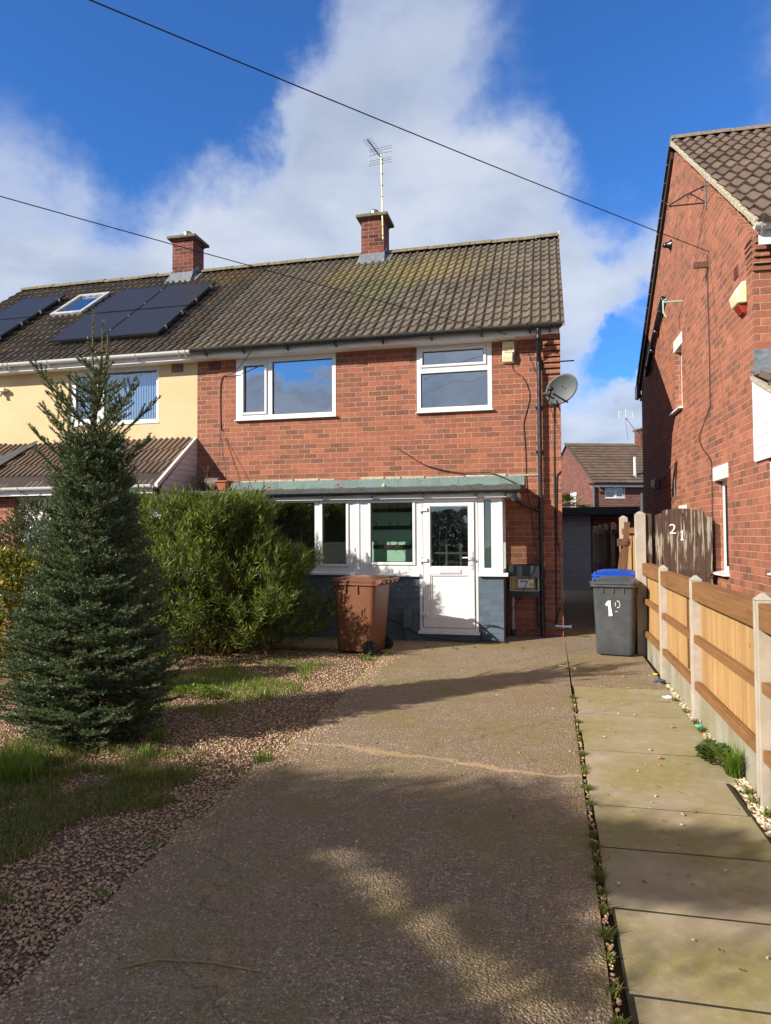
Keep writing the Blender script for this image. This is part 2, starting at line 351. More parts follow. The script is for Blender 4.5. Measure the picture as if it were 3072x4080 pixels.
def m_gravelbed():
    m, t = mat('gravel_bed', .92, 0, .3)
    w = t.vmath('ADD', t.obj, t.vmath('SCALE', t.noise(t.obj, 30, 2, .5, out='Color'), .008))
    d = t.vor(w, 66); col = t.sep(t.vor(w, 66, out='Color'))
    c = t.ramp(col[0], [(0, (0.137, 0.078, 0.052)), (.3, (0.284, 0.166, 0.104)), (.6, (0.412, 0.258, 0.160)), (.85, (0.490, 0.331, 0.200)), (1, (0.608, 0.478, 0.336))])
    c = t.mix(t.mr(d, .38, .6), c, (.11, .075, .052))
    n = t.noise(t.obj, .8, 5, .6); c = t.mix(t.math('MULTIPLY', t.mr(n, .5, .68), .5), c, (.06, .045, .03))
    t.put(t.b.inputs['Base Color'], c); t.put(t.b.inputs['Normal'], t.bump(t.mr(d, 0, .6, 1, 0), 1., .014))
m_gravelbed()
def m_island(name, stops, rough=.6, spec=.4, trans=0., bump=0):
    m, t = mat(name, rough, 0, spec)
    r = t.geo.outputs['Random Per Island']
    c = t.ramp(r, stops); t.put(t.b.inputs['Base Color'], c)
    if trans:
        tr = t.node('ShaderNodeBsdfTranslucent'); t.put(tr.inputs[0], t.mix(.35, c, (.55, .65, .06), 'MIX'))
        mx = t.node('ShaderNodeMixShader'); mx.inputs[0].default_value = trans
        t.l.new(t.b.outputs[0], mx.inputs[1]); t.l.new(tr.outputs[0], mx.inputs[2]); t.l.new(mx.outputs[0], t.n['Material Output'].inputs[0])
    return m
m_island('stones', [(0, (0.176, 0.101, 0.064)), (.25, (0.353, 0.216, 0.132)), (.5, (0.490, 0.317, 0.196)), (.75, (0.588, 0.405, 0.240)), (.92, (0.490, 0.386, 0.264)), (1, (0.700, 0.550, 0.420))], .8)
m_island('stones_pale', [(0, (0.157, 0.101, 0.056)), (.3, (0.412, 0.294, 0.160)), (.7, (.58, .50, .36)), (1, (.72, .68, .58))], .8)
m_island('needles', [(0, (.022, .042, .016)), (.4, (.058, .100, .042)), (.72, (.125, .180, .092)), (.92, (.25, .31, .21)), (1, (0.294, 0.276, 0.080))], .45, .5, .12)
m_island('leaf_shrub', [(0, (.024, .044, .009)), (.4, (.055, .092, .018)), (.75, (.105, .155, .032)), (.95, (.25, .29, .06)), (1, (0.392, 0.294, 0.064))], .50, .4, .35)
m_island('leaf_dark', [(0, (0.012, 0.020, 0.010)), (.5, (0.034, 0.046, 0.024)), (.85, (0.098, 0.110, 0.068)), (1, (0.196, 0.092, 0.040))], .35, .6, .15)
m_island('leaf_yellow', [(0, (0.029, 0.055, 0.008)), (.4, (0.088, 0.110, 0.012)), (.65, (0.294, 0.258, 0.024)), (1, (0.539, 0.386, 0.032))], .4, .5, .25)
m_island('leaf_hedge', [(0, (0.010, 0.017, 0.006)), (.6, (0.025, 0.041, 0.012)), (1, (0.049, 0.074, 0.020))], .5, .4, .1)
m_island('leaf_palm', [(0, (0.029, 0.055, 0.016)), (.6, (0.069, 0.110, 0.032)), (1, (0.274, 0.202, 0.064))], .5, .4, .1)
m_island('leaf_ivy', [(0, (0.029, 0.064, 0.014)), (.6, (0.054, 0.110, 0.024)), (1, (0.098, 0.156, 0.040))], .4, .5, .2)
m_island('grass_blade', [(0, (0.059, 0.083, 0.016)), (.5, (0.118, 0.156, 0.024)), (.85, (0.196, 0.212, 0.040)), (1, (0.353, 0.285, 0.104))], .5, .4, .3)
m_island('grass_fresh', [(0, (0.069, 0.129, 0.012)), (.6, (0.127, 0.230, 0.020)), (1, (0.235, 0.313, 0.048))], .45, .4, .35)
def m_wood(name, a, b, grain, knot=True, island=.3, paint=None):
    m, t = mat(name, .8, 0, .25)
    isl = t.geo.outputs['Random Per Island']
    v = t.vmath('MULTIPLY', t.vmath('ADD', t.obj, t.comb(t.math('MULTIPLY', isl, 9.), t.math('MULTIPLY', isl, 5.), 0)), grain)
    n = t.noise(v, 14, 6, .6, 1.2); n2 = t.noise(v, 60, 4, .6)
    c = t.mix(t.mr(n, .32, .68), a, b); c = t.mix(t.math('MULTIPLY', t.mr(n2, .5, .7), .4), c, tuple(x*.55 for x in a))
    c = t.mix(t.math('MULTIPLY', isl, island), c, tuple(x*.6 for x in a))
    if knot:
        k = t.vor(t.vmath('MULTIPLY', t.obj, (1.5, 1.5, .9)), 4.5); c = t.mix(t.mr(k, .035, .09, .8, 0), c, tuple(x*.35 for x in a))
    if paint:
        p = t.mr(t.math('ADD', t.noise(v, 26, 6, .7), t.math('MULTIPLY', t.math('SUBTRACT', t.noise(t.obj, 1.5, 2), .5), .7)), paint[1], paint[1]+.07)
        c = t.mix(p, c, paint[0])
    t.put(t.b.inputs['Base Color'], c); t.put(t.b.inputs['Normal'], t.bump(t.math('ADD', n, n2), .4, .006))
m_wood('wood_board', (.42, .24, .095), (.58, .37, .165), (1, 1, .06), island=.40)
m_wood('wood_rail', (.22, .105, .040), (.31, .155, .060), (1, .07, 1))
m_wood('wood_gate', (.070, .042, .032), (.105, .062, .045), (1, 1, .07), paint=((.36, .31, .24), .54))
m_wood('wood_old', (.11, .055, .030), (.17, .085, .045), (1, 1, .07))
m_wood('wood_grey', (.13, .10, .075), (.20, .16, .12), (1, 1, .06))
def m_conc(name, a, b, algae):
    m, t = mat(name, .95, 0, .2)
    n = t.noise(t.obj, 5, 6, .65); n3 = t.noise(t.obj, 110, 3, .8); c = t.mix(t.mr(n, .3, .7), a, b)
    c = t.mix(t.math('MULTIPLY', t.mr(n3, .56, .68), .4), c, tuple(x*.5 for x in a))
    g = t.noise(t.vmath('MULTIPLY', t.obj, (1, 1, .5)), 1.6, 5, .6); c = t.mix(t.math('MULTIPLY', t.mr(g, .42, .62), algae), c, (.21, .185, .05))
    t.put(t.b.inputs['Base Color'], c); t.put(t.b.inputs['Normal'], t.bump(t.math('ADD', n3, n), .4, .006))
m_conc('concrete_post', (.36, .31, .26), (.50, .44, .38), .2); m_conc('gravel_board', (.30, .28, .22), (.42, .39, .33), .6)
def m_ground():
    m, t = mat('soil', 1, 0, .1); n = t.noise(t.obj, 3, 6, .7); t.put(t.b.inputs['Base Color'], t.mix(n, (.045, .035, .022), (.10, .08, .05)))
    t.put(t.b.inputs['Normal'], t.bump(t.noise(t.obj, 25, 5), .5, .03))
m_ground()
def m_dish():
    m, t = mat('dish', .55, 0, .4)
    n = t.noise(t.obj, 10, 5, .7); c = t.mix(t.mr(t.noise(t.obj, 3, 4), .3, .7), (.075, .085, .09), (.11, .125, .13))
    dist = t.vmath('LENGTH', t.vmath('MULTIPLY', t.obj, (1, 0, 1))); k = t.mr(t.math('ADD', dist, t.math('MULTIPLY', t.math('SUBTRACT', n, .5), .25)), .33, .42)
    c = t.mix(t.math('MULTIPLY', k, .6), c, (.26, .20, .11)); c = t.mix(t.mr(n, .70, .76), c, (.36, .18, .06))
    t.put(t.b.inputs['Base Color'], c)
m_dish()

# ------------------------------------------------------------------ object helpers
WM = {}
I4 = Matrix.Identity(4)
def tag(o, label=None, cat=None, group=None, kind=None):
    if label: o['label'] = label
    if cat: o['category'] = cat
    if group: o['group'] = group
    if kind: o['kind'] = kind
    return o
def thing(name, label, cat, loc=(0, 0, 0), rz=0., group=None, frame=I4):
    o = bpy.data.objects.new(name, None); COL.objects.link(o); o.empty_display_size = .2
    m = frame @ Matrix.Translation(Vector(loc)) @ Matrix.Rotation(rz, 4, 'Z')
    o.matrix_world = m; WM[o.name] = m
    return tag(o, label, cat, group)
class MB:
    def __init__(s): s.v = []; s.f = []; s.tile = None
    def add(s, vs, fs):
        b = len(s.v); s.v += [tuple(v) for v in vs]; s.f += [tuple(i+b for i in f) for f in fs]; return s
    def box(s, x0, x1, y0, y1, z0, z1):
        return s.add([(x0, y0, z0), (x1, y0, z0), (x1, y1, z0), (x0, y1, z0), (x0, y0, z1), (x1, y0, z1), (x1, y1, z1), (x0, y1, z1)],
                     [(3, 2, 1, 0), (4, 5, 6, 7), (0, 1, 5, 4), (1, 2, 6, 5), (2, 3, 7, 6), (3, 0, 4, 7)])
    def obox(s, c, sx, sy, sz, rot):      # oriented box
        R = rot if isinstance(rot, Matrix) else Matrix.Rotation(rot, 3, 'Z')
        b = len(s.v); s.box(-sx/2, sx/2, -sy/2, sy/2, -sz/2, sz/2)
        for i in range(b, b+8): s.v[i] = tuple(Vector(c)+R @ Vector(s.v[i]))
        return s
    def prism(s, pts, a, b, axis='y'):   # polygon extruded along axis; pts are the two other coordinates
        n = len(pts)
        def mk(p, t): return {'y': (p[0], t, p[1]), 'x': (t, p[0], p[1]), 'z': (p[0], p[1], t)}[axis]
        return s.add([mk(p, a) for p in pts]+[mk(p, b) for p in pts], [tuple(range(n))[::-1], tuple(range(n, 2*n))]+[(i, (i+1) % n, n+(i+1) % n, n+i) for i in range(n)])
    def tube(s, pts, r, n=6, cap=True):
        pts = [Vector(p) for p in pts]; k = len(pts); rs = r if isinstance(r, (list, tuple)) else [r]*k
        vs = []; fs = []; up = None
        for i, p in enumerate(pts):
            d = (pts[min(i+1, k-1)]-pts[max(i-1, 0)]).normalized()
            if up is None: up = Vector((0, 0, 1)) if abs(d.z) < .9 else Vector((1, 0, 0))
            a = d.cross(up).normalized(); b = a.cross(d).normalized(); up = b
            for j in range(n):
                t = 2*math.pi*j/n; vs.append(p+a*math.cos(t)*rs[i]+b*math.sin(t)*rs[i])
        for i in range(k-1):
            for j in range(n): fs.append((i*n+j, i*n+(j+1) % n, (i+1)*n+(j+1) % n, (i+1)*n+j))
        if cap: fs += [tuple(range(n))[::-1], tuple(range((k-1)*n, k*n))]
        return s.add(vs, fs)
    def lathe(s, prof, c=(0, 0, 0), n=24, axis='z'):
        vs = []; k = len(prof)
        for r, h in prof:
            for j in range(n):
                t = 2*math.pi*j/n; a, b = r*math.cos(t), r*math.sin(t)
                q = {'z': (a, b, h), 'y': (a, h, b), 'x': (h, a, b)}[axis]; vs.append((c[0]+q[0], c[1]+q[1], c[2]+q[2]))
        fs = [(i*n+j, i*n+(j+1) % n, (i+1)*n+(j+1) % n, (i+1)*n+j) for i in range(k-1) for j in range(n)]
        fs += [tuple(range(n))[::-1], tuple(range((k-1)*n, k*n))]
        return s.add(vs, fs)
    def sphere(s, c, r, n=12, m=8, sq=(1, 1, 1)):
        return s.lathe_sq([(max(1e-4, math.sin(math.pi*i/m)), -math.cos(math.pi*i/m)) for i in range(m+1)], c, r, n, sq)
    def lathe_sq(s, prof, c, r, n, sq):
        b = len(s.v); s.lathe(prof, (0, 0, 0), n)
        for i in range(b, len(s.v)):
            v = s.v[i]; s.v[i] = (c[0]+v[0]*r*sq[0], c[1]+v[1]*r*sq[1], c[2]+v[2]*r*sq[2])
        return s
    def frame(s, x0, x1, z0, z1, w, y0, y1):   # rectangular frame in the XZ plane, butt-jointed
        ws = w if isinstance(w, tuple) else (w,)*4           # left, right, bottom, top
        s.box(x0, x0+ws[0], y0, y1, z0, z1); s.box(x1-ws[1], x1, y0, y1, z0, z1)
        s.box(x0+ws[0], x1-ws[1], y0, y1, z0, z0+ws[2]); s.box(x0+ws[0], x1-ws[1], y0, y1, z1-ws[3], z1); return s
    def build(s, name, m, parent=None, frame=I4, smooth=False, bevel=0., segs=2, loc=None, auto=None):
        me = bpy.data.meshes.new(name)
        par = WM[parent.name] if parent is not None else (Matrix.Translation(Vector(loc)) if loc is not None else I4)
        T = par.inverted() @ frame
        vs = np.array(s.v, dtype=float).reshape(-1, 3); M = np.array(T)
        vs = vs @ M[:3, :3].T + M[:3, 3]
        me.from_pydata(vs.tolist(), [], s.f)
        me.materials.append(MATS[m] if isinstance(m, str) else m)
        if s.tile is not None:
            a = me.attributes.new('tile', 'FLOAT', 'FACE'); a.data.foreach_set('value', np.array(s.tile, dtype=np.float32))
        if smooth: me.polygons.foreach_set('use_smooth', [True]*len(me.polygons))
        o = bpy.data.objects.new(name, me); COL.objects.link(o)
        if parent is not None: o.parent = parent; WM[o.name] = par
        elif loc is not None: o.location = loc; WM[o.name] = par
        else: WM[o.name] = I4
        if bevel:
            b = o.modifiers.new('bevel', 'BEVEL'); b.width = bevel; b.segments = segs; b.limit_method = 'ANGLE'; b.angle_limit = rad(40)
        if auto is not None:
            me.polygons.foreach_set('use_smooth', [True]*len(me.polygons)); me.set_sharp_from_angle(angle=rad(auto))
        return o
def subparent(o, parent): WM[o.name] = WM[parent.name]; return o
def npmesh(name, verts, faces_n, m, parent=None, loc=None, smooth=False):
    """verts (N,3) world array; faces_n = verts per face, vertices used consecutively"""
    me = bpy.data.meshes.new(name); par = WM[parent.name] if parent is not None else (Matrix.Translation(Vector(loc)) if loc is not None else I4)
    M = np.array(par.inverted()); v = np.asarray(verts).reshape(-1, 3) @ M[:3, :3].T + M[:3, 3]
    if isinstance(faces_n, int): nf = len(v)//faces_n; idx = np.arange(len(v)); starts = np.arange(nf)*faces_n; tot = np.full(nf, faces_n)
    else: idx, starts, tot = faces_n; nf = len(starts)
    me.vertices.add(len(v)); me.vertices.foreach_set('co', v.astype(np.float32).ravel())
    me.loops.add(len(idx)); me.loops.foreach_set('vertex_index', idx.astype(np.int32))
    me.polygons.add(nf); me.polygons.foreach_set('loop_start', starts.astype(np.int32)); me.polygons.foreach_set('loop_total', tot.astype(np.int32))
    me.update(calc_edges=True); me.validate()
    if smooth: me.polygons.foreach_set('use_smooth', [True]*nf)
    me.materials.append(MATS[m]); o = bpy.data.objects.new(name, me); COL.objects.link(o)
    if parent is not None: o.parent = parent; WM[o.name] = par
    elif loc is not None: o.location = loc; WM[o.name] = par
    return o
def text_mesh(name, body, size, depth, M, m, parent, shear=0.):
    cu = bpy.data.curves.new(name, 'FONT'); cu.body = body; cu.size = size; cu.extrude = depth; cu.align_x = 'CENTER'; cu.align_y = 'CENTER'; cu.shear = shear
    tmp = bpy.data.objects.new('tmp', cu); COL.objects.link(tmp); bpy.context.view_layer.update()
    me = bpy.data.meshes.new_from_object(tmp.evaluated_get(bpy.context.evaluated_depsgraph_get())); bpy.data.objects.remove(tmp)
    me.transform(WM[parent.name].inverted() @ M); me.materials.clear(); me.materials.append(MATS[m])
    o = bpy.data.objects.new(name, me); COL.objects.link(o); o.parent = parent; WM[o.name] = WM[parent.name]; return o
TXT = lambda x, y, z, rz=0.: Matrix.Translation((x, y, z)) @ Matrix.Rotation(rz, 4, 'Z') @ Matrix.Rotation(math.pi/2, 4, 'X')

def wall(mb, x0, x1, z0, z1, y0, y1, holes=(), axis='y'):
    """wall slab with rectangular openings (x0,x1,z0,z1)"""
    xs = sorted({x0, x1, *[h[0] for h in holes], *[h[1] for h in holes]}); zs = sorted({z0, z1, *[h[2] for h in holes], *[h[3] for h in holes]})
    P = (lambda x, y, z: (x, y, z)) if axis == 'y' else (lambda x, y, z: (y, x, z))
    solid = lambda i, j: 0 <= i < len(xs)-1 and 0 <= j < len(zs)-1 and not any(h[0] <= xs[i]+1e-6 and xs[i+1] <= h[1]+1e-6 and h[2] <= zs[j]+1e-6 and zs[j+1] <= h[3]+1e-6 for h in holes)
    q = lambda *p: mb.add(p, [(0, 1, 2, 3)] if axis == 'y' else [(3, 2, 1, 0)])
    for i in range(len(xs)-1):
        for j in range(len(zs)-1):
            if not solid(i, j): continue
            a, b, c, d = xs[i], xs[i+1], zs[j], zs[j+1]
            q(P(a, y0, c), P(b, y0, c), P(b, y0, d), P(a, y0, d)); q(P(b, y1, c), P(a, y1, c), P(a, y1, d), P(b, y1, d))
            if not solid(i-1, j): q(P(a, y1, c), P(a, y0, c), P(a, y0, d), P(a, y1, d))
            if not solid(i+1, j): q(P(b, y0, c), P(b, y1, c), P(b, y1, d), P(b, y0, d))
            if not solid(i, j-1): q(P(a, y1, c), P(b, y1, c), P(b, y0, c), P(a, y0, c))
            if not solid(i, j+1): q(P(a, y0, d), P(b, y0, d), P(b, y1, d), P(a, y1, d))
    return mb
def prof_main(x, per=.30):
    u = (x % per)/per
    if u < .26: return .034*math.sin(math.pi*u/.26)**.8
    if .50 < u < .72: return .030*math.sin(math.pi*(u-.50)/.22)**.8
    if .72 <= u < .755: return -.012
    return 0.
def prof_wave(x, per=.175):
    u = (x % per)/per; return .024*(1+math.cos(2*math.pi*u))**1.2/1.15
def prof_ridged(x, per=.11):
    u = (x % per)/per; return .026 if u < .42 else (.026*(1-(u-.42)/.10) if u < .52 else 0.)
def roof(x0, x1, y0, z0, y1, z1, rows, prof, per, samples=10, th=.022, tilew=.30, seed=1):
    """interlocking tile slope, every course stepped over the one below"""
    R = random.Random(seed); mb = MB(); mb.tile = []
    n = int((x1-x0)/per*samples); xs = [x0+(x1-x0)*i/n for i in range(n+1)]
    L = math.hypot(y1-y0, z1-z0); dy, dz = (y1-y0)/L, (z1-z0)/L; ny, nz = -dz, dy
    g = L/rows; H = [prof(x) for x in xs]
    for r in range(rows):
        s0, s1 = r*g-.02, (r+1)*g+.02
        jit = {}; vs = []
        for lvl in range(3):
            for i, x in enumerate(xs):
                k = int(math.floor(x/tilew)); 
                if k not in jit: jit[k] = (R.uniform(-.005, .005), R.uniform(-.004, .006), R.random())
                js, jh, _ = jit[k]
                s = (s0+js) if lvl < 2 else s1
                h = H[i]+(jh+th*1.6 if lvl == 1 else (H[i]*0-.004-H[i] if lvl == 0 else 0.))
                vs.append((x, y0+dy*s+ny*h, z0+dz*s+nz*h))
        b = len(mb.v); mb.v += vs; N = n+1
        for lvl in range(2):
            for i in range(n):
                mb.f.append((b+lvl*N+i, b+lvl*N+i+1, b+(lvl+1)*N+i+1, b+(lvl+1)*N+i)); mb.tile.append(jit[int(math.floor(xs[i]/tilew))][2])
    return mb
def ridge(mb, x0, x1, y, z, r=.12, L=.45):
    k = max(1, round((x1-x0)/L)); L = (x1-x0)/k; R = random.Random(3)
    for i in range(k):
        a, b = x0+i*L+.004, x0+(i+1)*L-.004; dz = R.uniform(-.008, .008); n = 8
        for q, (xa, xb, rr) in enumerate(((a, b, r),)):
            vs = [(xx, y+math.cos(t)*(rr+e), z+dz+math.sin(t)*(rr+e)*.8) for xx, e in ((xa, 0), (xb, .008)) for t in [math.pi*j/n for j in range(n+1)]]
            mb.add(vs, [(j, j+1, n+2+j, n+1+j) for j in range(n)]+[tuple(range(n+1)), tuple(range(n+1, 2*n+2))[::-1]])
    return mb
def gutter(parent, x0, x1, y, z, r, m, frame=I4, brackets=(), name='gutter'):
    mb = MB(); n = 8
    th = [math.pi+math.pi*j/n for j in range(n+1)]
    prof = [(y+math.cos(t)*r, z+math.sin(t)*r) for t in th]+[(y+math.cos(t)*(r-.006), z+math.sin(t)*(r-.006)) for t in th[::-1]]
    mb.prism(prof, x0, x1, 'x')
    mb.prism([(y-r*.98, z-.001), (y+r*.98, z-.001), (y, z-r*.96)], x0+.002, x0+.012, 'x'); mb.prism([(y-r*.98, z-.001), (y+r*.98, z-.001), (y, z-r*.96)], x1-.012, x1-.002, 'x')
    for b in brackets:
        mb.prism([(y+math.cos(t)*(r+.008), z+math.sin(t)*(r+.008)) for t in th]+[(y+math.cos(t)*(r+.001), z+math.sin(t)*(r+.001)) for t in th[::-1]], b-.018, b+.018, 'x')
        mb.prism([(y-.02, z-r-.004), (y+r+.05, z-r-.004), (y+r+.05, z-r-.055), (y+.02, z-r-.035)], b-.012, b+.012, 'x')
    return mb.build(name, m, parent, frame, auto=40)
def window(parent, x0, x1, z0, z1, y, lights, m_frame='white_upvc', m_glass_='glass_upper', frame=I4, fw=.05, depth=.07, sill=True, name='window', back=None, back_y=.35, proud=0.):
    """outer frame with mullion boxes; lights = (x0,x1,z0,z1,sash?) glass openings"""
    mb = MB(); xs = [x0+fw, x1-fw]
    # solid frame sheet with glass openings
    wall(mb, x0, x1, z0, z1, y-proud, y+depth, [(a-(.045 if s else 0), b+(.045 if s else 0), c-(.045 if s else 0), d+(.045 if s else 0)) for a, b, c, d, s in lights])
    w = mb.build(name, m_frame, parent, frame, bevel=.006)
    for a, b, c, d, s in lights:
        if s:
            k = MB(); k.frame(a-.043, b+.043, c-.043, d+.043, .043, y-proud-.022, y+depth-.01); k.build('sash', m_frame, w, frame, bevel=.008)
        g = MB(); g.box(a+.001, b-.001, y+.032, y+.04, c+.001, d-.001); g.build('pane', m_glass_, w, frame)
        k = MB(); k.frame(a, b, c, d, .009, y+.012, y+.031); k.build('gasket', 'black_plastic', w, frame)
    if sill:
        k = MB(); k.prism([(y-proud-.055, z0-.018), (y-proud-.055, z0-.004), (y+.03, z0+.014), (y+.03, z0-.018)], x0-.02, x1+.02, 'x'); k.build('sill', m_frame, w, frame)
    if back:
        k = MB(); k.box(x0, x1, y+back_y, y+back_y+.02, z0, z1); k.build('room_backdrop', back, w, frame)
    return w
def cable(name, pts, r, m, parent=None, label=None, cat='cable', smooth=3):
    P = [Vector(p) for p in pts]; out = []
    for i in range(len(P)-1):
        p0, p1, p2, p3 = P[max(i-1, 0)], P[i], P[i+1], P[min(i+2, len(P)-1)]
        for k in range(smooth):
            t = k/smooth; out.append(.5*((2*p1)+(-p0+p2)*t+(2*p0-5*p1+4*p2-p3)*t*t+(-p0+3*p1-3*p2+p3)*t**3))
    out.append(P[-1]); o = MB().tube(out, r, 6).build(name, m, parent, smooth=True, loc=tuple(P[-1]) if parent is None else None)
    if label: tag(o, label, cat)
    return o

# ================================================================== SETTING
def sheet(name, x0, x1, y0, y1, z, m, nx=1, ny=1, amp=0., loc=None):
    mb = MB(); vs = []
    for j in range(ny+1):
        for i in range(nx+1):
            x, y = x0+(x1-x0)*i/nx, y0+(y1-y0)*j/ny
            vs.append((x, y, z+(amp*mnoise.noise(Vector((x*.9, y*.9, 3))) if amp else 0)))
    mb.add(vs, [(j*(nx+1)+i, j*(nx+1)+i+1, (j+1)*(nx+1)+i+1, (j+1)*(nx+1)+i) for j in range(ny) for i in range(nx)])
    return tag(mb.build(name, m, smooth=True), kind='structure')
sheet('ground', -400, 400, -400, 400, -.03, 'soil')
sheet('gravel_garden', -14, -1.8, -1.5, 11.3, -.008, 'gravel_bed', 60, 60, .012)
# driveway: one slab whose left edge wanders
dl = [(-1.86, -3.0), (-1.84, 1.2), (-1.86, 2.14), (-1.90, 2.7), (-1.97, 3.4), (-1.96, 4.0), (-2.02, 4.5), (-1.93, 5.1), (-1.95, 5.8), (-1.99, 6.5), (-2.06, 7.15), (-2.10, 7.9), (-2.13, 8.6), (-2.18, 9.2), (-2.30, 9.42), (-3.2, 9.5), (-6.2, 9.7)]
pl = []
for i in range(len(dl)-1):
    (xa, ya), (xb, yb) = dl[i], dl[i+1]; k = max(1, int(math.hypot(xb-xa, yb-ya)/.07))
    for j in range(k):
        t = j/k; x, y = xa+(xb-xa)*t, ya+(yb-ya)*t; pl.append((x+.045*mnoise.noise(Vector((x*3, y*3, 0)))+.015*mnoise.noise(Vector((x*14, y*14, 0))), y))
pl += [(-6.2, 9.7), (-6.2, 11.4), (.21, 11.4), (.205, 9.35), (.19, 6.0), (.185, 2.0), (.19, -3.0)]
tag(MB().prism([(a, b) for a, b in pl[::-1]], -.06, .014, 'z').build('driveway', 'aggregate'), kind='structure')
tag(MB().prism([(.215, 7.72), (1.16, 7.70), (1.17, 9.9), (1.9, 9.98), (1.9, 22), (.20, 22), (.21, 11.41), (.216, 9.3)], -.06, .012, 'z').build('side_passage', 'aggregate'), kind='structure')
sheet('neighbour_drive', 1.30, 9.0, -4.0, 8.2, -.010, 'aggregate')
sheet('pavement', -30, 30, -6.5, -3.01, -.012, 'slab')
sheet('road', -60, 60, -13, -6.51, -.018, 'asphalt')
# garden path of concrete slabs
ys = [-1.0, .2, .8, 1.4, 2.0, 2.60, 3.18, 3.775, 4.355, 4.89, 5.44, 5.99, 6.53, 7.12, 7.69]; mb = MB(); R = random.Random(4)
for a, b in zip(ys[:-1], ys[1:]):
    t0, t1, t2 = R.uniform(-.003, .004), R.uniform(-.003, .004), R.uniform(-.003, .004); xr = 1.125+R.uniform(-.012, .012)-(.05 if b < 5 else .0)+(.03 if b > 5 else 0)
    g = .008 if a < 4.2 else .005
    xl = .225+R.uniform(-.008, .012)+(.03 if a < 3 else 0)
    mb.add([(xl, a+g, -.05), (xr, a+g+.004, -.05), (xr, b-g, -.05), (xl, b-g, -.05), (xl, a+g, .008+t0), (xr, a+g+.004, .008+t1), (xr, b-g, .008+t2), (xl, b-g, .008+t0)],
           [(3, 2, 1, 0), (4, 5, 6, 7), (0, 1, 5, 4), (1, 2, 6, 5), (2, 3, 7, 6), (3, 0, 4, 7)])
tag(mb.build('garden_path', 'slab'), kind='structure')
sheet('path_bed', .24, 1.1, -1, 7.7, .0055, 'joint_soil')

# ================================================================== MAIN HOUSE
FY = 11.28
house = thing('brick_house', 'two-storey red brick semi-detached house with white door and blue-grey painted porch plinth', 'house', (HX, FY, 0))
mb = MB(); holes = [(-5.335, -3.495, 3.64, 4.72), (-2.105, -.865, 3.63, 4.72), (-5.2, -3.2, .75, 2.0), (-1.96, -1.08, .02, 2.02)]
wall(mb, -6.08, .2, 0, 4.76, FY, FY+.24, holes); mb.build('front_wall', 'brick_red', house)
mb = MB(); mb.box(-.04, .2, FY+.241, 17.9, 0, 4.9); mb.prism([(FY+.001, 4.9), (17.9, 4.9), (14.6, 7.5)], .0, .2, 'x')
mb.box(-6.0, -.04, 17.7, 17.9, 0, 4.9); mb.build('side_wall', 'brick_red', house)
# corbelled brick courses under the eaves corner
mb = MB()
for i in range(7): mb.box(-.06, .203, FY-.035-.030*i, FY, 4.14+.0845*i+.012, 4.14+.0845*(i+1))
mb.build('corbel', 'brick_red', house)
# inner walls of the porch: green paint, and a dark sheet for the dark interior
mb = MB(); wall(mb, -2.93, -.72, .015, 2.26, FY-.012, FY-.002, [(-1.96, -1.08, .02, 2.02)]); mb.build('porch_inner_wall', 'green_wall', house)
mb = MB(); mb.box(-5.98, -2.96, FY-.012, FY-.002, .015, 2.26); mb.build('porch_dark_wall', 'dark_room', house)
# racks with wire hooks on the green wall
for z in (2.02, 1.735, 1.42):
    k = MB(); k.box(-2.85, -2.0, FY-.045, FY-.0125, z-.032, z+.032); rk = k.build('hook_rail', 'dark_wood', house, bevel=.003)
    for x in (-2.78, -2.55, -2.42, -2.2):
        MB().tube([(x, FY-.05, z+.0), (x, FY-.09, z+.03), (x-.015, FY-.10, z+.11), (x+.015, FY-.10, z+.11), (x+.004, FY-.085, z+.02), (x, FY-.085, z-.03), (x+.03, FY-.10, z-.045)], .004, 5).build('wire_hook', 'dark_metal', rk)
# inner front door seen through the outer glass
dr = MB(); gl = []
cols_ = [(-1.85, -1.65), (-1.62, -1.42), (-1.39, -1.20)]; 
wall(dr, -1.96, -1.08, .02, 2.02, FY+.03, FY+.07, [(a, b, c, c+.20) for a, b in cols_ for c in (1.10, 1.33, 1.56)])
idoor = dr.build('inner_door', 'door_grey', house, bevel=.004)
k = MB(); k.lathe([(.30, FY+.018), (.33, FY+.018), (.33, FY+.029), (.30, FY+.029)], (-1.52, 0, 1.83), 24, 'y'); 
k = MB()
for j in range(12):
    a0, a1 = math.pi*j/12, math.pi*(j+1)/12
    k.add([(-1.52+r*math.cos(a), yy, 1.80+.42*r/.33*math.sin(a)*.5) for yy in (FY+.016, FY+.029) for a, r in ((a0, .30), (a0, .33), (a1, .33), (a1, .30))], [(0, 1, 2, 3), (7, 6, 5, 4), (0, 4, 5, 1), (2, 6, 7, 3), (1, 5, 6, 2), (3, 7, 4, 0)])
k.build('fan_moulding', 'door_grey', idoor)
k = MB(); k.box(-1.86, -1.19, FY+.045, FY+.052, 1.09, 1.77); k.build('pane', 'glass_porch', idoor)
k = MB(); k.box(-1.90, -1.865, FY+.018, FY+.029, 1.16, 1.38); k.tube([(-1.883, FY+.0, 1.31), (-1.80, FY-.005, 1.315), (-1.76, FY-.005, 1.32)], .008, 6); k.build('door_handle', 'brass', idoor, smooth=False)
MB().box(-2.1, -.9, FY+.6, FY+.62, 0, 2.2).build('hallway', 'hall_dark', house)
MB().box(-5.3, -3.1, FY+.5, FY+.52, .7, 2.1).build('lounge', 'dark_room', house)
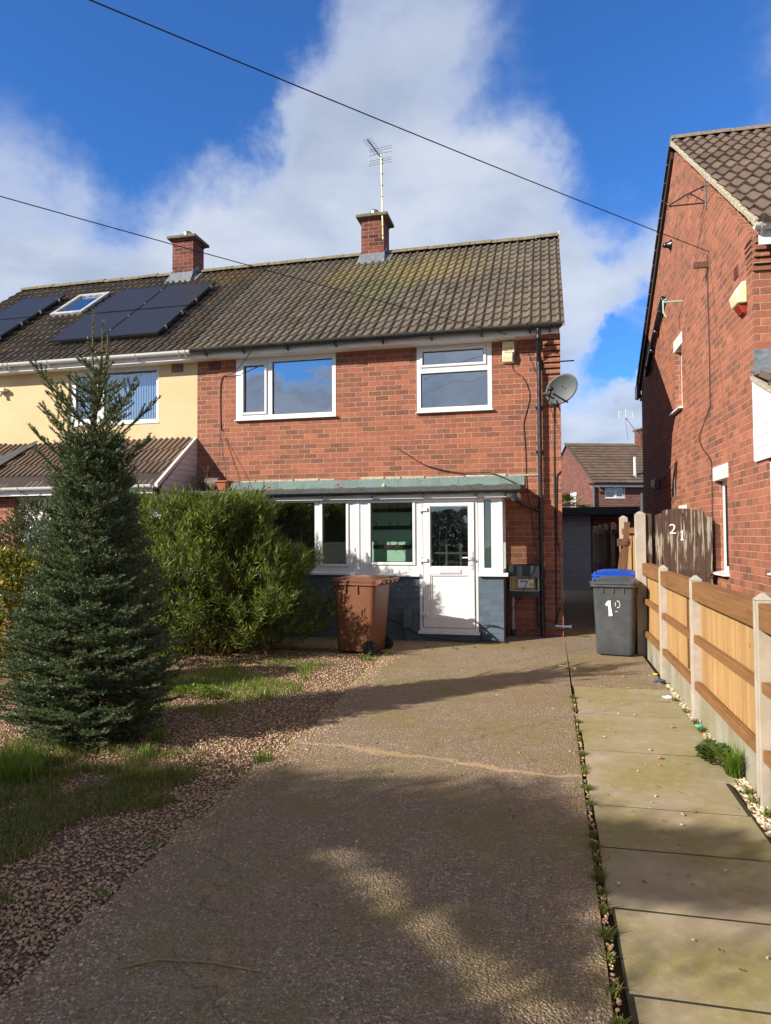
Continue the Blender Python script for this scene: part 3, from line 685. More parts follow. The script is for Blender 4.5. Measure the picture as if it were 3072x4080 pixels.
# upper windows
w = window(house, -5.33, -3.50, 3.64, 4.72, FY+.005, [(-5.185, -4.79, 3.77, 4.59, True), (-4.655, -3.565, 3.715, 4.635, False)], back='dark_room', proud=.012)
w = window(house, -2.10, -.87, 3.63, 4.72, FY+.005, [(-2.0, -1.0, 4.41, 4.635, True), (-2.035, -.94, 3.705, 4.275, False)], back='dark_room', proud=.012)
mb = MB(); mb.box(-6.07, .18, 11.0, 11.02, 4.715, 4.85); mb.build('fascia', 'white_paint', house)
mb = MB(); mb.box(-6.07, .0, 11.021, FY-.001, 4.722, 4.735); mb.build('soffit', 'white_paint', house)
gutter(house, -6.02, .215, 10.93, 4.835, .056, 'black_plastic', brackets=(-5.75, -5.05, -4.25, -3.4, -2.6, -1.8, -1.0, -.25, .05))
mb = MB()
for b in (-4.23, -1.78, -.50): mb.box(b-.05, b+.05, 10.868, 10.99, 4.774, 4.79)
rf = roof(-6.08, .255, 10.91, 4.845, 14.6, 7.70, 16, prof_main, .30, samples=22, seed=5).build('roof', 'tiles_main', house)
mb = MB(); mb.prism([(10.93, 4.80), (14.6, 7.655), (18.3, 4.80), (18.3, 4.83), (14.6, 7.685), (10.93, 4.83)], -6.08, .24, 'x'); mb.build('roof_deck', 'dark_metal', house)
mb = MB(); mb.prism([(10.88, 4.79), (14.6, 7.66), (14.6, 7.72), (10.88, 4.86)], .2555, .268, 'x'); mb.build('verge', 'tiles_main', house)
ridge(MB(), -6.06, -3.90, 14.6, 7.70, .125).build('ridge', 'ridge_tile', house, auto=50)
ridge(MB(), -3.34, .26, 14.6, 7.70, .125).build('ridge', 'ridge_tile', house, auto=50)
MB().box(.262, .278, 14.49, 14.72, 7.66, 7.82).build('ridge_end', 'stone_paint', house, bevel=.006)
def chimney(par, x0, x1, y0=14.35, y1=14.86):
    mb = MB(); mb.box(x0, x1, y0, y1, 7.25, 8.40); mb.box(x0-.018, x1+.018, y0-.018, y1+.018, 8.401, 8.445); c = mb.build('chimney', 'brick_chimney', par)
    mb = MB(); mb.box(x0-.10, x1+.10, y0-.10, y1+.10, 8.446, 8.515); mb.build('cap', 'cap_concrete', c, bevel=.015)
    xm, ym = (x0+x1)/2-.02, (y0+y1)/2; mb = MB(); mb.lathe([(.085, 8.516), (.085, 8.70)], (xm, ym, 0), 16)
    for z in (8.56, 8.60, 8.64, 8.68): mb.lathe([(.087, z-.010), (.105, z-.013), (.105, z-.005), (.087, z+.008)], (xm, ym, 0), 16)
    mb.lathe([(.10, 8.702), (.08, 8.72), (.01, 8.73)], (xm, ym, 0), 16)
    mb.build('flue_terminal', 'aluminium', c)
    mb = MB(); zf = lambda y: 7.70-(14.6-y)*.778
    mb.add([(x0-.06, y0-.24, zf(y0-.24)+.055), (x1+.06, y0-.24, zf(y0-.24)+.055), (x1+.02, y0-.012, zf(y0)+.17), (x0-.02, y0-.012, zf(y0)+.17), (x0-.06, y0-.24, zf(y0-.24)+.03), (x1+.06, y0-.24, zf(y0-.24)+.03), (x1, y0-.001, zf(y0)+.02), (x0, y0-.001, zf(y0)+.02)],
           [(0, 1, 2, 3), (0, 4, 5, 1), (4, 7, 6, 5), (0, 3, 7, 4), (1, 5, 6, 2)])
    mb.prism([(y0-.22, zf(y0-.22)+.03), (y0-.008, zf(y0-.008)+.20), (14.6, 7.90), (14.6, 7.68)], x1+.001, x1+.012, 'x'); mb.prism([(y0-.22, zf(y0-.22)+.03), (y0-.008, zf(y0-.008)+.20), (14.6, 7.90), (14.6, 7.68)], x0-.012, x0-.001, 'x')
    mb.add([(x1+.012, y0-.26, zf(y0-.26)+.05), (x1+.17, y0-.2, zf(y0-.2)+.045), (x1+.17, 14.55, 7.73), (x1+.012, 14.55, 7.74)], [(0, 1, 2, 3)])
    mb.build('flashing', 'lead', c)
    return c
chimney(house, -3.87, -3.37)
# downpipe
mb = MB(); px = -.125
mb.tube([(px, 10.93, 4.785), (px, 10.93, 4.70), (px, 10.97, 4.64), (px, 11.14, 4.42), (px, 11.195, 4.34)], .036, 12); mb.tube([(px, 11.195, 4.335), (px, 11.195, 2.19)], .034, 12); mb.tube([(px, 11.195, 2.185), (px+.01, 11.195, .01)], .036, 12)
for z in (4.66, 4.38, 4.3, 2.2, .95): mb.tube([(px, 10.93 if z > 4.5 else 11.195, z+.03), (px, 10.93 if z > 4.5 else 11.195, z-.03)], .043, 12)
mb.tube([(px, 11.195, 2.10), (px, 11.195, 1.97)], .046, 12)
for z in (3.62, 2.92, 1.72, 1.02): mb.box(px-.066, px+.066, 11.225, FY, z-.014, z+.014)
mb.tube([(px-.02, 11.19, 1.98), (px-.13, 11.12, 2.03), (px-.30, 10.75, 2.09), (px-.38, 10.42, 2.14)], .034, 10); mb.tube([(px-.37, 10.37, 2.25), (px-.36, 10.37, 2.10)], .036, 10)
mb.build('downpipe', 'black_plastic', house, auto=40)
MB().tube([(.2, 11.40, 4.37), (.42, 11.40, 4.37)], .011, 8).build('overflow_pipe', 'black_plastic', house)
MB().tube([(px+.05, 11.19, .20), (.16, 11.19, .185), (.30, 11.17, .185)], .017, 8).tube([(.28, 11.17, .185), (.315, 11.17, .185)], .026, 8).build('waste_pipe', 'plastic_grey', house)
def airbrick(par, x0, x1, z0, z1, m, y=FY):
    hs = [(x0+(x1-x0)*(i+.18)/7, x0+(x1-x0)*(i+.82)/7, z0+(z1-z0)*(j+.18)/4, z0+(z1-z0)*(j+.82)/4) for i in range(7) for j in range(4)]
    mb = MB(); wall(mb, x0, x1, z0, z1, y-.010, y-.004, hs); o = mb.build('air_brick', m, par)
    MB().box(x0, x1, y-.003, y-.0015, z0, z1).build('grille_recess', 'dark_metal', o)
airbrick(house, -5.85, -5.63, 4.565, 4.70, 'vent_red')

# ---------------- porch
PY = 10.5
mb = MB()
wall(mb, -6.02, -.67, .0, .985, PY, PY+.1, [(-1.93, -1.04, .155, .985)]); mb.box(-.77, -.67, PY+.101, FY-.001, 0, .985)
mb.build('porch_plinth', 'brick_painted', house)
MB().box(-.668, -.655, 10.98, FY-.001, 0.02, .97).build('dark_strip', 'dark_wood', house)  # dark strip over the rear of the porch side plinth
MB().box(-6.0, -.68, PY+.102, FY-.014, .0145, .02).build('porch_floor', 'concrete_floor', house)
def sillp(x0, x1, z, y=PY, nm='porch_sill'):
    k = MB(); k.prism([(y-.065, z-.018), (y-.065, z+.012), (y+.02, z+.034), (y+.02, z-.018)], x0, x1, 'x'); return k.build(nm, 'white_upvc', house)
sillp(-6.03, -2.80, 1.015); sillp(-2.798, -1.925, 1.0); sillp(-1.04, -.60, 1.01)
window(house, -6.02, -2.98, 1.04, 2.17, PY+.0, [(-5.9, -4.85, 1.10, 2.11, False), (-4.655, -3.615, 1.105, 2.135, False), (-3.482, -3.095, 1.165, 2.115, True)], m_glass_='glass_porch', sill=False, name='porch_window')
MB().box(-2.978, -2.93, PY-.012, PY+.09, 1.035, 2.17).box(-2.928, -2.875, PY-.02, PY+.09, 1.035, 2.17).box(-2.873, -2.82, PY-.006, PY+.09, 1.035, 2.17).build('corner_post', 'white_upvc', house, bevel=.004)
window(house, -2.818, -1.935, 1.03, 2.17, PY-.004, [(-2.695, -2.035, 1.195, 2.11, True)], m_glass_='glass_porch', sill=False, name='porch_window')
window(house, -1.035, -.735, 1.04, 2.17, PY-.004, [(-.952, -.845, 1.115, 2.13, False)], m_glass_='glass_porch', sill=False, name='porch_window')
MB().box(-.734, -.672, PY-.015, PY+.06, 1.035, 2.17).build('corner_post', 'white_upvc', house, bevel=.006)
k = MB(); wall(k, PY+.062, FY-.002, 1.0, 2.17, -.73, -.675, [(PY+.13, FY-.07, 1.08, 2.10)], axis='x'); sw = k.build('porch_side_window', 'white_upvc', house)
MB().box(-.705, -.699, PY+.13, FY-.07, 1.08, 2.10).build('pane', 'glass_porch', sw)
# white door
k = MB(); k.frame(-1.932, -1.04, .155, 2.17, (.052, .052, .055, .06), PY-.008, PY+.07); df = k.build('door_frame', 'white_upvc', house, bevel=.006)
MB().prism([(PY-.055, .120), (PY-.055, .150), (PY+.07, .172), (PY+.07, .120)], -1.95, -1.02, 'x').build('threshold', 'white_upvc', df)
k = MB(); wall(k, -1.868, -1.098, .218, 2.098, PY-.030, PY+.035, [(-1.765, -1.175, 1.125, 2.05), (-1.765, -1.175, .345, 1.01)]); door = k.build('door', 'white_upvc', house, bevel=.007)
MB().box(-1.764, -1.176, PY-.006, PY+.012, .346, 1.009).build('lower_panel', 'white_upvc', door)
k = MB(); k.frame(-1.764, -1.176, .346, 1.009, .022, PY-.020, PY-.0065); k.frame(-1.764, -1.176, 1.126, 2.049, .012, PY-.020, PY-.004); k.build('beading', 'white_upvc', door, bevel=.004)
MB().box(-1.764, -1.176, PY+.005, PY+.012, 1.126, 2.049).build('pane', 'glass_porch', door)
k = MB(); k.box(-1.63, -1.30, PY-.045, PY-.031, 1.03, 1.098); k.box(-1.605, -1.325, PY-.052, PY-.0455, 1.045, 1.085); k.build('letterbox', 'white_upvc', door, bevel=.005)
k = MB(); k.box(-1.157, -1.118, PY-.042, PY-.031, 1.09, 1.37); k.tube([(-1.137, PY-.043, 1.27), (-1.137, PY-.085, 1.27), (-1.16, PY-.095, 1.27), (-1.265, PY-.09, 1.268)], .011, 8); k.build('door_handle', 'white_upvc', door, bevel=.003)
MB().lathe([(.009, PY-.047), (.009, PY-.043)], (-1.137, 0, 1.155), 12, 'y').build('keyhole', 'dark_metal', door)
for z in (2.0, 1.23, .42):
    k = MB(); k.box(-1.925, -1.893, PY-.052, PY-.009, z-.05, z+.05); k.box(-1.892, -1.80, PY-.058, PY-.031, z-.028, z+.028); k.build('hinge', 'white_upvc', door, bevel=.008)
# step below door, fascia, gutter, roof
mb = MB(); mb.box(-6.03, -.43, 10.395, 10.42, 2.165, 2.255); mb.box(-6.03, -.70, 10.421, 10.60, 2.171, 2.19); mb.box(-.455, -.43, 10.421, FY-.002, 2.165, 2.255); mb.box(-.70, -.456, 10.43, FY-.002, 2.18, 2.19); mb.build('porch_fascia', 'white_upvc', house)
gutter(house, -6.0, -.40, 10.345, 2.265, .045, 'black_plastic', brackets=(-5.35, -4.87, -4.75, -4.35, -3.45, -2.65, -1.85, -1.05, -.62), name='porch_gutter')
mb = MB(); mb.prism([(10.35, 2.262), (10.35, 2.345), (FY-.001, 2.40), (FY-.001, 2.262)], -6.06, -.395, 'x'); mb.build('porch_roof', 'felt_grey', house, bevel=.012)
mb = MB(); x = -6.05
for xb in (-4.55, -3.46, -2.42, -1.42, -.37): mb.prism([(FY-.03, 2.395), (FY-.022, 2.40), (FY-.012, 2.545), (FY-.001, 2.545), (FY-.001, 2.395)], x, xb-.004, 'x'); x = xb
mb.build('felt_flashing', 'felt_green', house)
mb = MB(); R = random.Random(8); x = -5.6
while x < -.55:
    l = R.uniform(.25, .7)
    if R.random() < .75: MB().prism([(FY-.014, 2.545), (FY-.014, 2.56+R.uniform(-.005, .01)), (FY-.001, 2.575+R.uniform(-.01, .012)), (FY-.001, 2.545)], x, x+l-.03, 'x').build('mortar_fillet', 'mortar_bed', house)
    x += l
mb = MB(); x = -5.4
while x < -.5:
    if R.random() < (.75 if x < -4.3 or x > -2.3 else .35):
        mb.sphere((x, R.uniform(11.08, 11.22), 2.395), R.uniform(.03, .06), 8, 5, (R.uniform(1, 2.2), 1, R.uniform(.3, .5)))
    x += R.uniform(.06, .16)
mb.build('roof_moss', 'moss', house, smooth=True)
# ---------------- fittings on the front wall
def box_thing(name, label, cat, loc): return thing(name, label, cat, loc)
t = thing('meter_box', 'open dark blue-grey gas meter box on the brick wall right of the porch', 'meter box', (-.385, FY, .64))
mb = MB(); X0, X1, Y0, Z0, Z1 = -.61, -.165, FY-.16, .645, 1.14
mb.box(X0, X1, FY-.02, FY-.001, .73, .955); t_c = mb.build('back_panel', 'ivory', t)
mb = MB(); mb.box(X0, X0+.012, Y0, FY-.021, .73, .955); mb.box(X1-.012, X1, Y0, FY-.021, .73, .955); mb.box(X0+.013, X1-.013, Y0, FY-.021, .728, .738); mb.box(X0+.013, X1-.013, Y0, FY-.021, .946, .955); mb.build('case_rim', 'ivory', t)
mb = MB(); mb.prism([(FY-.001, Z1+.01), (Y0-.02, Z1-.015), (Y0-.03, .957), (FY-.001, .957)], X0-.01, X1+.01, 'x'); mb.build('hood', 'plastic_dark', t, bevel=.004)
MB().prism([(Y0-.022, Z1-.02), (Y0-.028, Z1-.022), (Y0-.036, .962), (Y0-.031, .962)], -.50, -.42, 'x').prism([(Y0-.022, Z1-.02), (Y0-.028, Z1-.022), (Y0-.036, .962), (Y0-.031, .962)], -.275, -.158, 'x').build('hood_patch', 'plastic_mid', t)
mb = MB(); mb.prism([(FY-.001, .727), (Y0-.015, .727), (Y0+.0, .635), (FY-.001, .625)], X0-.01, X1+.01, 'x'); mb.build('lower_tray', 'plastic_dark', t, bevel=.004)
mb = MB(); mb.box(-.49, -.245, FY-.12, FY-.03, .775, .918); g = mb.build('gas_meter', 'pure_white', t, bevel=.012)
MB().box(-.455, -.392, FY-.1235, FY-.121, .868, .885).build('display', 'lcd', g)
MB().box(-.315, -.25, FY-.1235, FY-.121, .797, .85).build('yellow_label', 'label_yellow', g)
MB().lathe([(.011, FY-.127), (.011, FY-.121)], (-.367, 0, .892), 12, 'y').build('red_button', 'button_red', g); MB().lathe([(.010, FY-.127), (.010, FY-.121)], (-.367, 0, .866), 12, 'y').build('dark_button', 'dark_metal', g)
k = MB(); k.box(-.455, -.385, FY-.1225, FY-.1205, .835, .838); k.box(-.47, -.40, FY-.1225, FY-.1205, .795, .797); k.box(-.47, -.405, FY-.1225, FY-.1205, .905, .908); k.build('print', 'print_grey', g)
MB().tube([(-.575, FY-.08, .94), (-.575, FY-.08, .76)], .016, 8).build('yellow_pipe', 'label_yellow', t); MB().tube([(-.21, FY-.08, .94), (-.21, FY-.08, .74)], .012, 8).build('dark_pipe', 'dark_metal', t)
MB().tube([(-.57, FY-.06, .63), (-.575, FY-.06, .12)], .028, 10).build('entry_pipe', 'pipe_white', t); MB().tube([(-.575, FY-.06, .119), (-.575, FY-.06, .015)], .034, 10).tube([(-.20, FY-.05, .63), (-.195, FY-.05, .2), (-.17, FY-.05, .16), (-.14, FY-.05, .16)], .014, 8).build('pipe_foot', 'plastic_dark', t)
t = thing('alarm_box', 'cream alarm box reading GEE SECURITY beside the upstairs window', 'alarm box', (-.6, FY, 4.35))
MB().prism([(FY-.001, 4.35), (FY-.06, 4.37), (FY-.085, 4.45), (FY-.06, 4.70), (FY-.001, 4.715)], -.695, -.505, 'x').build('case', 'alarm_cream', t, bevel=.012)
MB().prism([(FY-.07, 4.365), (FY-.092, 4.45), (FY-.085, 4.52), (FY-.055, 4.44)], -.54, -.503, 'x').build('strobe_cover', 'plastic_dark', t, bevel=.006)
Mx = Matrix.Translation((-.605, FY-.079, 4.565)) @ Matrix.Rotation(rad(90-5), 4, 'X')
text_mesh('lettering', 'GEE', .085, .001, Mx, 'alarm_text', t); text_mesh('lettering', 'SECURITY', .029, .001, Matrix.Translation((-.60, FY-.083, 4.515)) @ Matrix.Rotation(rad(90-5), 4, 'X'), 'alarm_text', t)
# satellite dish
dl_ = (.21, 10.98, 3.84); t = thing('satellite_dish', 'grey oval satellite dish on the front right corner of the house', 'satellite dish', (.12, FY, 3.75))
mb = MB(); rings = 7; n = 36; vs = [(0, 0, 0)]; fs = []
tilt = Matrix.Translation(dl_) @ Matrix.Rotation(rad(-8), 4, 'Z') @ Matrix.Rotation(rad(8), 4, 'X') @ Matrix.Rotation(rad(-38), 4, 'Y')
for side, off in ((0, 0.), (1, .008)):
    b = len(mb.v); vs = [(0, .055+off, 0)]
    for k in range(1, rings+1):
        q = k/rings
        for j in range(n): a = 2*math.pi*j/n; vs.append((.265*q*math.cos(a), .055*(1-q*q)+off+(-.006 if k == rings and side == 0 else 0), .205*q*math.sin(a)))
    fs = [(0, 1+(j+1) % n, 1+j) for j in range(n)]+[(1+(k-1)*n+j, 1+(k-1)*n+(j+1) % n, 1+k*n+(j+1) % n, 1+k*n+j) for k in range(1, rings) for j in range(n)]
    mb.add(vs, fs)
o1 = (rings-1)*n+1; o2 = o1+1+rings*n
mb.add([], []); mb.f += [(o1+j, o1+(j+1) % n, o2+(j+1) % n, o2+j) for j in range(n)]
mb.v = [tuple(tilt @ Vector(v)) for v in mb.v]; 
ds = mb.build('reflector', 'dish', t, smooth=True)
mb = MB(); mb.tube([(.10, 11.0, 3.70), (-.02, 10.86, 3.735), (-.05, 10.80, 3.75)], .012, 6); mb.tube([(.30, 10.98, 3.63), (.08, 10.78, 3.735)], .013, 6); mb.build('feed_arm', 'dark_metal', t)
mb = MB(); mb.tube([(.02, 10.78, 3.70), (.05, 10.77, 3.80)], .024, 10); mb.lathe([(.03, 0), (.045, .012), (.045, .04), (.02, .06)], (.045, 10.76, 3.78), 14); mb.build('receiver', 'dark_metal', t, smooth=True)
mb = MB(); mb.tube([(.20, 11.05, 3.80), (.16, 11.16, 3.72), (.10, 11.28, 3.70)], .018, 8); mb.box(.04, .16, 11.262, 11.279, 3.62, 3.80); mb.build('wall_bracket', 'dark_metal', t)
mb = MB()
for a, b in ((.03, .03), (.05, -.02), (.08, -.1), (-.12, .02), (.09, -.14)):
    p = tilt @ Vector((a, .045, b)); mb.sphere(p, .008, 6, 4)
mb.build('bolt', 'dark_metal', t)
# TV aerial strapped to the right chimney
ax, ay = -3.37, 14.33; t = thing('tv_aerial', 'tall thin television aerial strapped to the right-hand chimney', 'aerial', (ax, ay, 7.9))
MB().tube([(ax-.005, ay-.03, 7.93), (ax-.015, ay-.04, 8.6), (ax-.035, ay-.03, 9.76)], .015, 8).build('mast', 'yellow_metal', t)
mb = MB()
for z in (8.02, 8.2, 8.85, 9.1, 9.35, 9.58, 9.66): mb.tube([(ax-.02, ay-.035, z-.01), (ax-.02, ay-.035, z+.01)], .021, 8)
mb.tube([(ax-.035, ay+.5, 8.03), (ax-.035, ay-.02, 8.02), (ax+.02, ay-.02, 8.03)], .006, 6); mb.build('clamp', 'dark_metal', t)
mb = MB(); b0, b1 = Vector((ax-.06, ay-.03, 9.74)), Vector((ax-.20, ay-.58, 9.82)); mb.tube([b0, b1], .013, 6); bm_ = mb.build('boom', 'dark_metal', t)
mb = MB()
for i in range(9):
    p = b0.lerp(b1, .2+.8*i/8); l = .09; mb.tube([p+Vector((-l, .01, -.015)), p+Vector((l, -.01, .018))], .004, 5)
mb.build('director', 'dark_metal', t)
mb = MB()
for z0, z1_, in ((9.80, 9.88), (9.58, 9.68)):
    for z in (z0, z1_, (z0+z1_)/2 if z0 < 9.7 else z1_+.05):
        mb.tube([(ax-.32, ay-.03, z-.02), (ax+.20, ay-.03, z+.02)], .005, 5)
    for x_ in (-.31, .195): mb.tube([(ax+x_, ay-.03, z0-.02), (ax+x_, ay-.03, z1_+.02)], .007, 5)
mb.build('reflector_grid', 'aluminium', t)

# ================================================================== LEFT (RENDERED) HOUSE
lh = thing('rendered_house', 'cream rendered semi-detached house with solar panels on its dark tiled roof', 'house', (-9, FY, 0))
mb = MB(); wall(mb, -12.36, -6.081, 2.9, 4.76, FY, FY+.24, [(-8.73, -6.85, 3.68, 4.72), (-12.1, -10.4, 3.6, 4.72)]); mb.build('front_wall', 'cream_render', lh)
mb = MB(); mb.box(-12.36, -6.081, FY+.002, FY+.24, 0, 2.899); mb.box(-12.36, -12.12, FY+.241, 17.9, 0, 4.9); mb.prism([(FY+.001, 4.9), (17.9, 4.9), (14.6, 7.5)], -12.36, -12.16, 'x'); mb.build('lower_wall', 'brick_red', lh)
w = window(lh, -8.72, -6.86, 3.68, 4.72, FY+.04, [(-8.60, -8.15, 3.80, 4.60, False), (-8.0, -6.92, 3.75, 4.64, False)], m_glass_='glass_blind', back='dark_room', back_y=.4)
k = MB()
for i in range(22):
    x = -8.03+i*.051; k.obox((x, FY+.14, 4.2), .034, .003, .92, rad(-12)); 
k.build('vertical_blind', 'blind', w)
k = MB()
for i in range(9): k.obox((-8.6+i*.052, FY+.14, 4.2), .034, .003, .92, rad(-12))
k.build('vertical_blind', 'blind', w)
window(lh, -12.05, -10.42, 3.6, 4.72, FY+.04, [(-11.95, -10.52, 3.7, 4.62, False)], m_glass_='glass_blind', back='curtain')
k = MB(); k.box(-6.86, -6.845, FY-.003, FY+.04, 3.66, 4.72); k.build('window_reveal', 'stone_paint', lh)
mb = MB(); mb.box(-12.4, -6.075, 11.0, 11.02, 4.70, 4.85); mb.build('fascia', 'white_paint', lh)
mb = MB(); mb.box(-12.4, -6.075, 11.021, FY-.001, 4.715, 4.73); mb.build('soffit', 'white_paint', lh)
gutter(lh, -12.45, -6.03, 10.93, 4.835, .058, 'white_upvc', brackets=(-6.13, -6.25, -7.1, -8.0, -8.9, -9.75, -9.85, -10.6, -11.4))
roof(-12.62, -6.082, 10.91, 4.845, 14.6, 7.70, 16, prof_main, .30, samples=18, seed=9).build('roof', 'tiles_left', lh)
MB().prism([(10.93, 4.80), (14.6, 7.655), (18.3, 4.80), (18.3, 4.83), (14.6, 7.685), (10.93, 4.83)], -12.6, -6.082, 'x').build('roof_deck', 'dark_metal', lh)
ridge(MB(), -12.6, -8.40, 14.6, 7.695, .12, .46).build('ridge', 'ridge_tile', lh, auto=50); ridge(MB(), -7.84, -6.07, 14.6, 7.70, .12, .46).build('ridge', 'ridge_tile', lh, auto=50)
chimney(lh, -8.38, -7.86)
airbrick(lh, -6.59, -6.36, 4.56, 4.71, 'vent_ochre')
# solar panels
rz = lambda y: 4.845+(y-10.91)*(7.70-4.845)/(14.6-10.91)
nrm = Vector((0, -(7.70-4.845), 14.6-10.91)).normalized()
def panel(x0, x1, y0, y1):
    p = thing('solar_panel', None, 'solar panel', ((x0+x1)/2, (y0+y1)/2, rz((y0+y1)/2)+.1), group='solar panels on the rendered house roof')
    def slab(a, b, c, d, o0, o1):
        vs = []
        for o in (o0, o1):
            for x, y in ((a, c), (b, c), (b, d), (a, d)): q = Vector((x, y, rz(y)))+nrm*o; vs.append(q)
        return vs
    F = [(3, 2, 1, 0), (4, 5, 6, 7), (0, 1, 5, 4), (1, 2, 6, 5), (2, 3, 7, 6), (3, 0, 4, 7)]
    mb = MB(); mb.add(slab(x0+.012, x1-.012, y0+.010, y1-.010, .125, .152), F); mb.build('glass', 'solar', p)
    mb = MB()
    for a, b, c, d in ((x0, x0+.011, y0, y1), (x1-.011, x1, y0, y1), (x0+.0115, x1-.0115, y0, y0+.009), (x0+.0115, x1-.0115, y1-.009, y1)): mb.add(slab(a, b, c, d, .115, .156), F)
    mb.build('panel_frame', 'dark_metal', p)
    mb = MB()
    for x in (x0+.25, x1-.25): mb.add(slab(x-.02, x+.02, y0+.03, y1-.03, .04, .114), F)
    mb.build('rail', 'dark_metal', p)
    mb = MB()
    for y in (y0+.25, y1-.25): MB().add(slab(x1+.002, x1+.03, y-.02, y+.02, .10, .16), F).build('end_clamp', 'aluminium', p)
    return p
X_ = [(-9.16, -8.03), (-8.00, -6.88)]; Y_ = [(11.36, 12.44), (12.49, 13.63)]
L_ = {(0, 0): 'solar panel in the lower left of the four-panel array left of the chimney', (1, 0): 'solar panel in the lower right of the four-panel array, nearest the gutter', (0, 1): 'solar panel in the upper left of the array, beside the roof window', (1, 1): 'solar panel in the upper right of the array, just below the left chimney'}
for (i, j), lb in L_.items(): panel(*X_[i], *Y_[j])['label'] = lb
panel(-11.75, -10.62, 12.60, 13.68)['label'] = 'solar panel left of the roof window, upper one at the left edge of the photo'
panel(-11.75, -10.62, 11.47, 12.56)['label'] = 'solar panel left of the roof window, lower one at the left edge of the photo'
k = MB()
for i in range(60): 
    x = -9.1+i*.037; k.tube([Vector((x, 11.33, rz(11.33)))+nrm*.02, Vector((x+.01, 11.36, rz(11.36)))+nrm*.12], .003, 3)
k.build('bird_mesh', 'dark_metal', lh)
# roof window
sk = thing('roof_window', 'white framed skylight in the roof between the solar panels', 'skylight', (-9.9, 13.27, rz(13.27)))
def rslab(mb, a, b, c, d, o0, o1):
    vs = [Vector((x, y, rz(y)))+nrm*o for o in (o0, o1) for x, y in ((a, c), (b, c), (b, d), (a, d))]
    return mb.add(vs, [(3, 2, 1, 0), (4, 5, 6, 7), (0, 1, 5, 4), (1, 2, 6, 5), (2, 3, 7, 6), (3, 0, 4, 7)])
k = MB(); a, b, c, d = -10.33, -9.55, 12.78, 13.76
for q in ((a, a+.09, c, d), (b-.09, b, c, d), (a+.0905, b-.0905, c, c+.08), (a+.0905, b-.0905, d-.08, d)): rslab(k, *q, .0, .10)
k.build('frame', 'lead_pale', sk, bevel=.01); k = MB(); rslab(k, a+.09, b-.09, c+.08, d-.08, .05, .06); k.build('pane', 'glass_skylight', sk); k = MB(); rslab(k, a+.09, b-.09, c+.08, d-.08, .01, .02); k.build('blind', 'curtain', sk)
# lean-to roof across the front of the rendered house
LT = lambda y: 3.36-(FY-y)*(3.36-2.46)/(FY-10.10)
rt = roof(-10.0, -6.16, 10.02, LT(10.02)+.0, FY, 3.36, 4, prof_ridged, .11, samples=9, th=.02, tilew=.33, seed=4); rt.build('canopy_roof', 'tiles_porch', lh)
rt = roof(-12.4, -10.02, 9.62, LT(9.62)+.02, FY, 3.38, 5, prof_ridged, .11, samples=9, th=.02, tilew=.33, seed=6); rt.build('canopy_roof', 'tiles_porch', lh)
k = MB(); k.add([(-9.35, 11.2, 3.36), (-9.28, 11.2, 3.35), (-9.75, 9.95, 2.40), (-10.25, 9.95, 2.42), (-10.1, 10.4, 2.75)], [(0, 4, 3, 2, 1)]); k.v = [(x, y, z+.06) for x, y, z in k.v]; k.build('valley_lead', 'felt_grey', lh)
mb = MB(); mb.prism([(10.0, 2.40), (FY-.001, 3.28), (FY-.001, 3.33), (10.0, 2.45)], -12.4, -6.14, 'x'); mb.build('canopy_deck', 'dark_wood', lh)
mb = MB(); zz = 2.05
while zz < 3.3:
    z1 = zz+.10; yt = lambda z: max(10.12, FY-(3.30-z)/.763); y0, y1 = yt(zz), yt(min(z1, 3.29))
    mb.prism([(y0, zz), (FY-.001, zz), (FY-.001, min(z1, 3.29)-.006), (y1, min(z1, 3.29)-.006)], -6.115, -6.09, 'x'); zz += .10
mb.build('gable_cladding', 'cladding_pink', lh)
mb = MB(); mb.prism([(10.0, 2.38), (FY-.001, 3.31), (FY-.001, 3.37), (10.0, 2.46)], -6.14, -6.084, 'x'); mb.build('bargeboard', 'cladding_pink', lh)
mb = MB(); mb.box(-12.4, -6.15, 9.96, 9.98, 2.30, 2.43); mb.build('canopy_fascia', 'white_upvc', lh)
gutter(lh, -8.9, -6.12, 9.90, 2.435, .056, 'white_upvc', brackets=(-6.25, -7.0, -7.8, -8.6), name='canopy_gutter'); gutter(lh, -12.4, -8.92, 9.90, 2.425, .056, 'white_upvc', brackets=(-9.3, -9.5, -10.2), name='canopy_gutter')
mb = MB(); mb.box(-12.3, -8.95, 10.2, 10.4, 0, 2.30); mb.build('porch_wall', 'brick_red', lh)
MB().box(-8.94, -6.2, 10.3, 10.36, 1.9, 2.30).box(-8.94, -6.2, 10.3, 10.36, 0, .9).build('porch_frame', 'white_upvc', lh)
MB().box(-8.93, -6.22, 10.33, 10.34, .9, 1.9).build('porch_glazing', 'glass_porch', lh)
t = tag(MB().obox((-10.15, FY-.06, 4.42), .18, .11, .06, 0.).tube([(-10.15, FY-.06, 4.40), (-10.15, FY-.10, 4.30)], .03, 8).build('security_lamp', 'ivory', None, loc=(-10.15, FY-.05, 4.4)), 'small cream security light under the eaves of the rendered house', 'lamp')

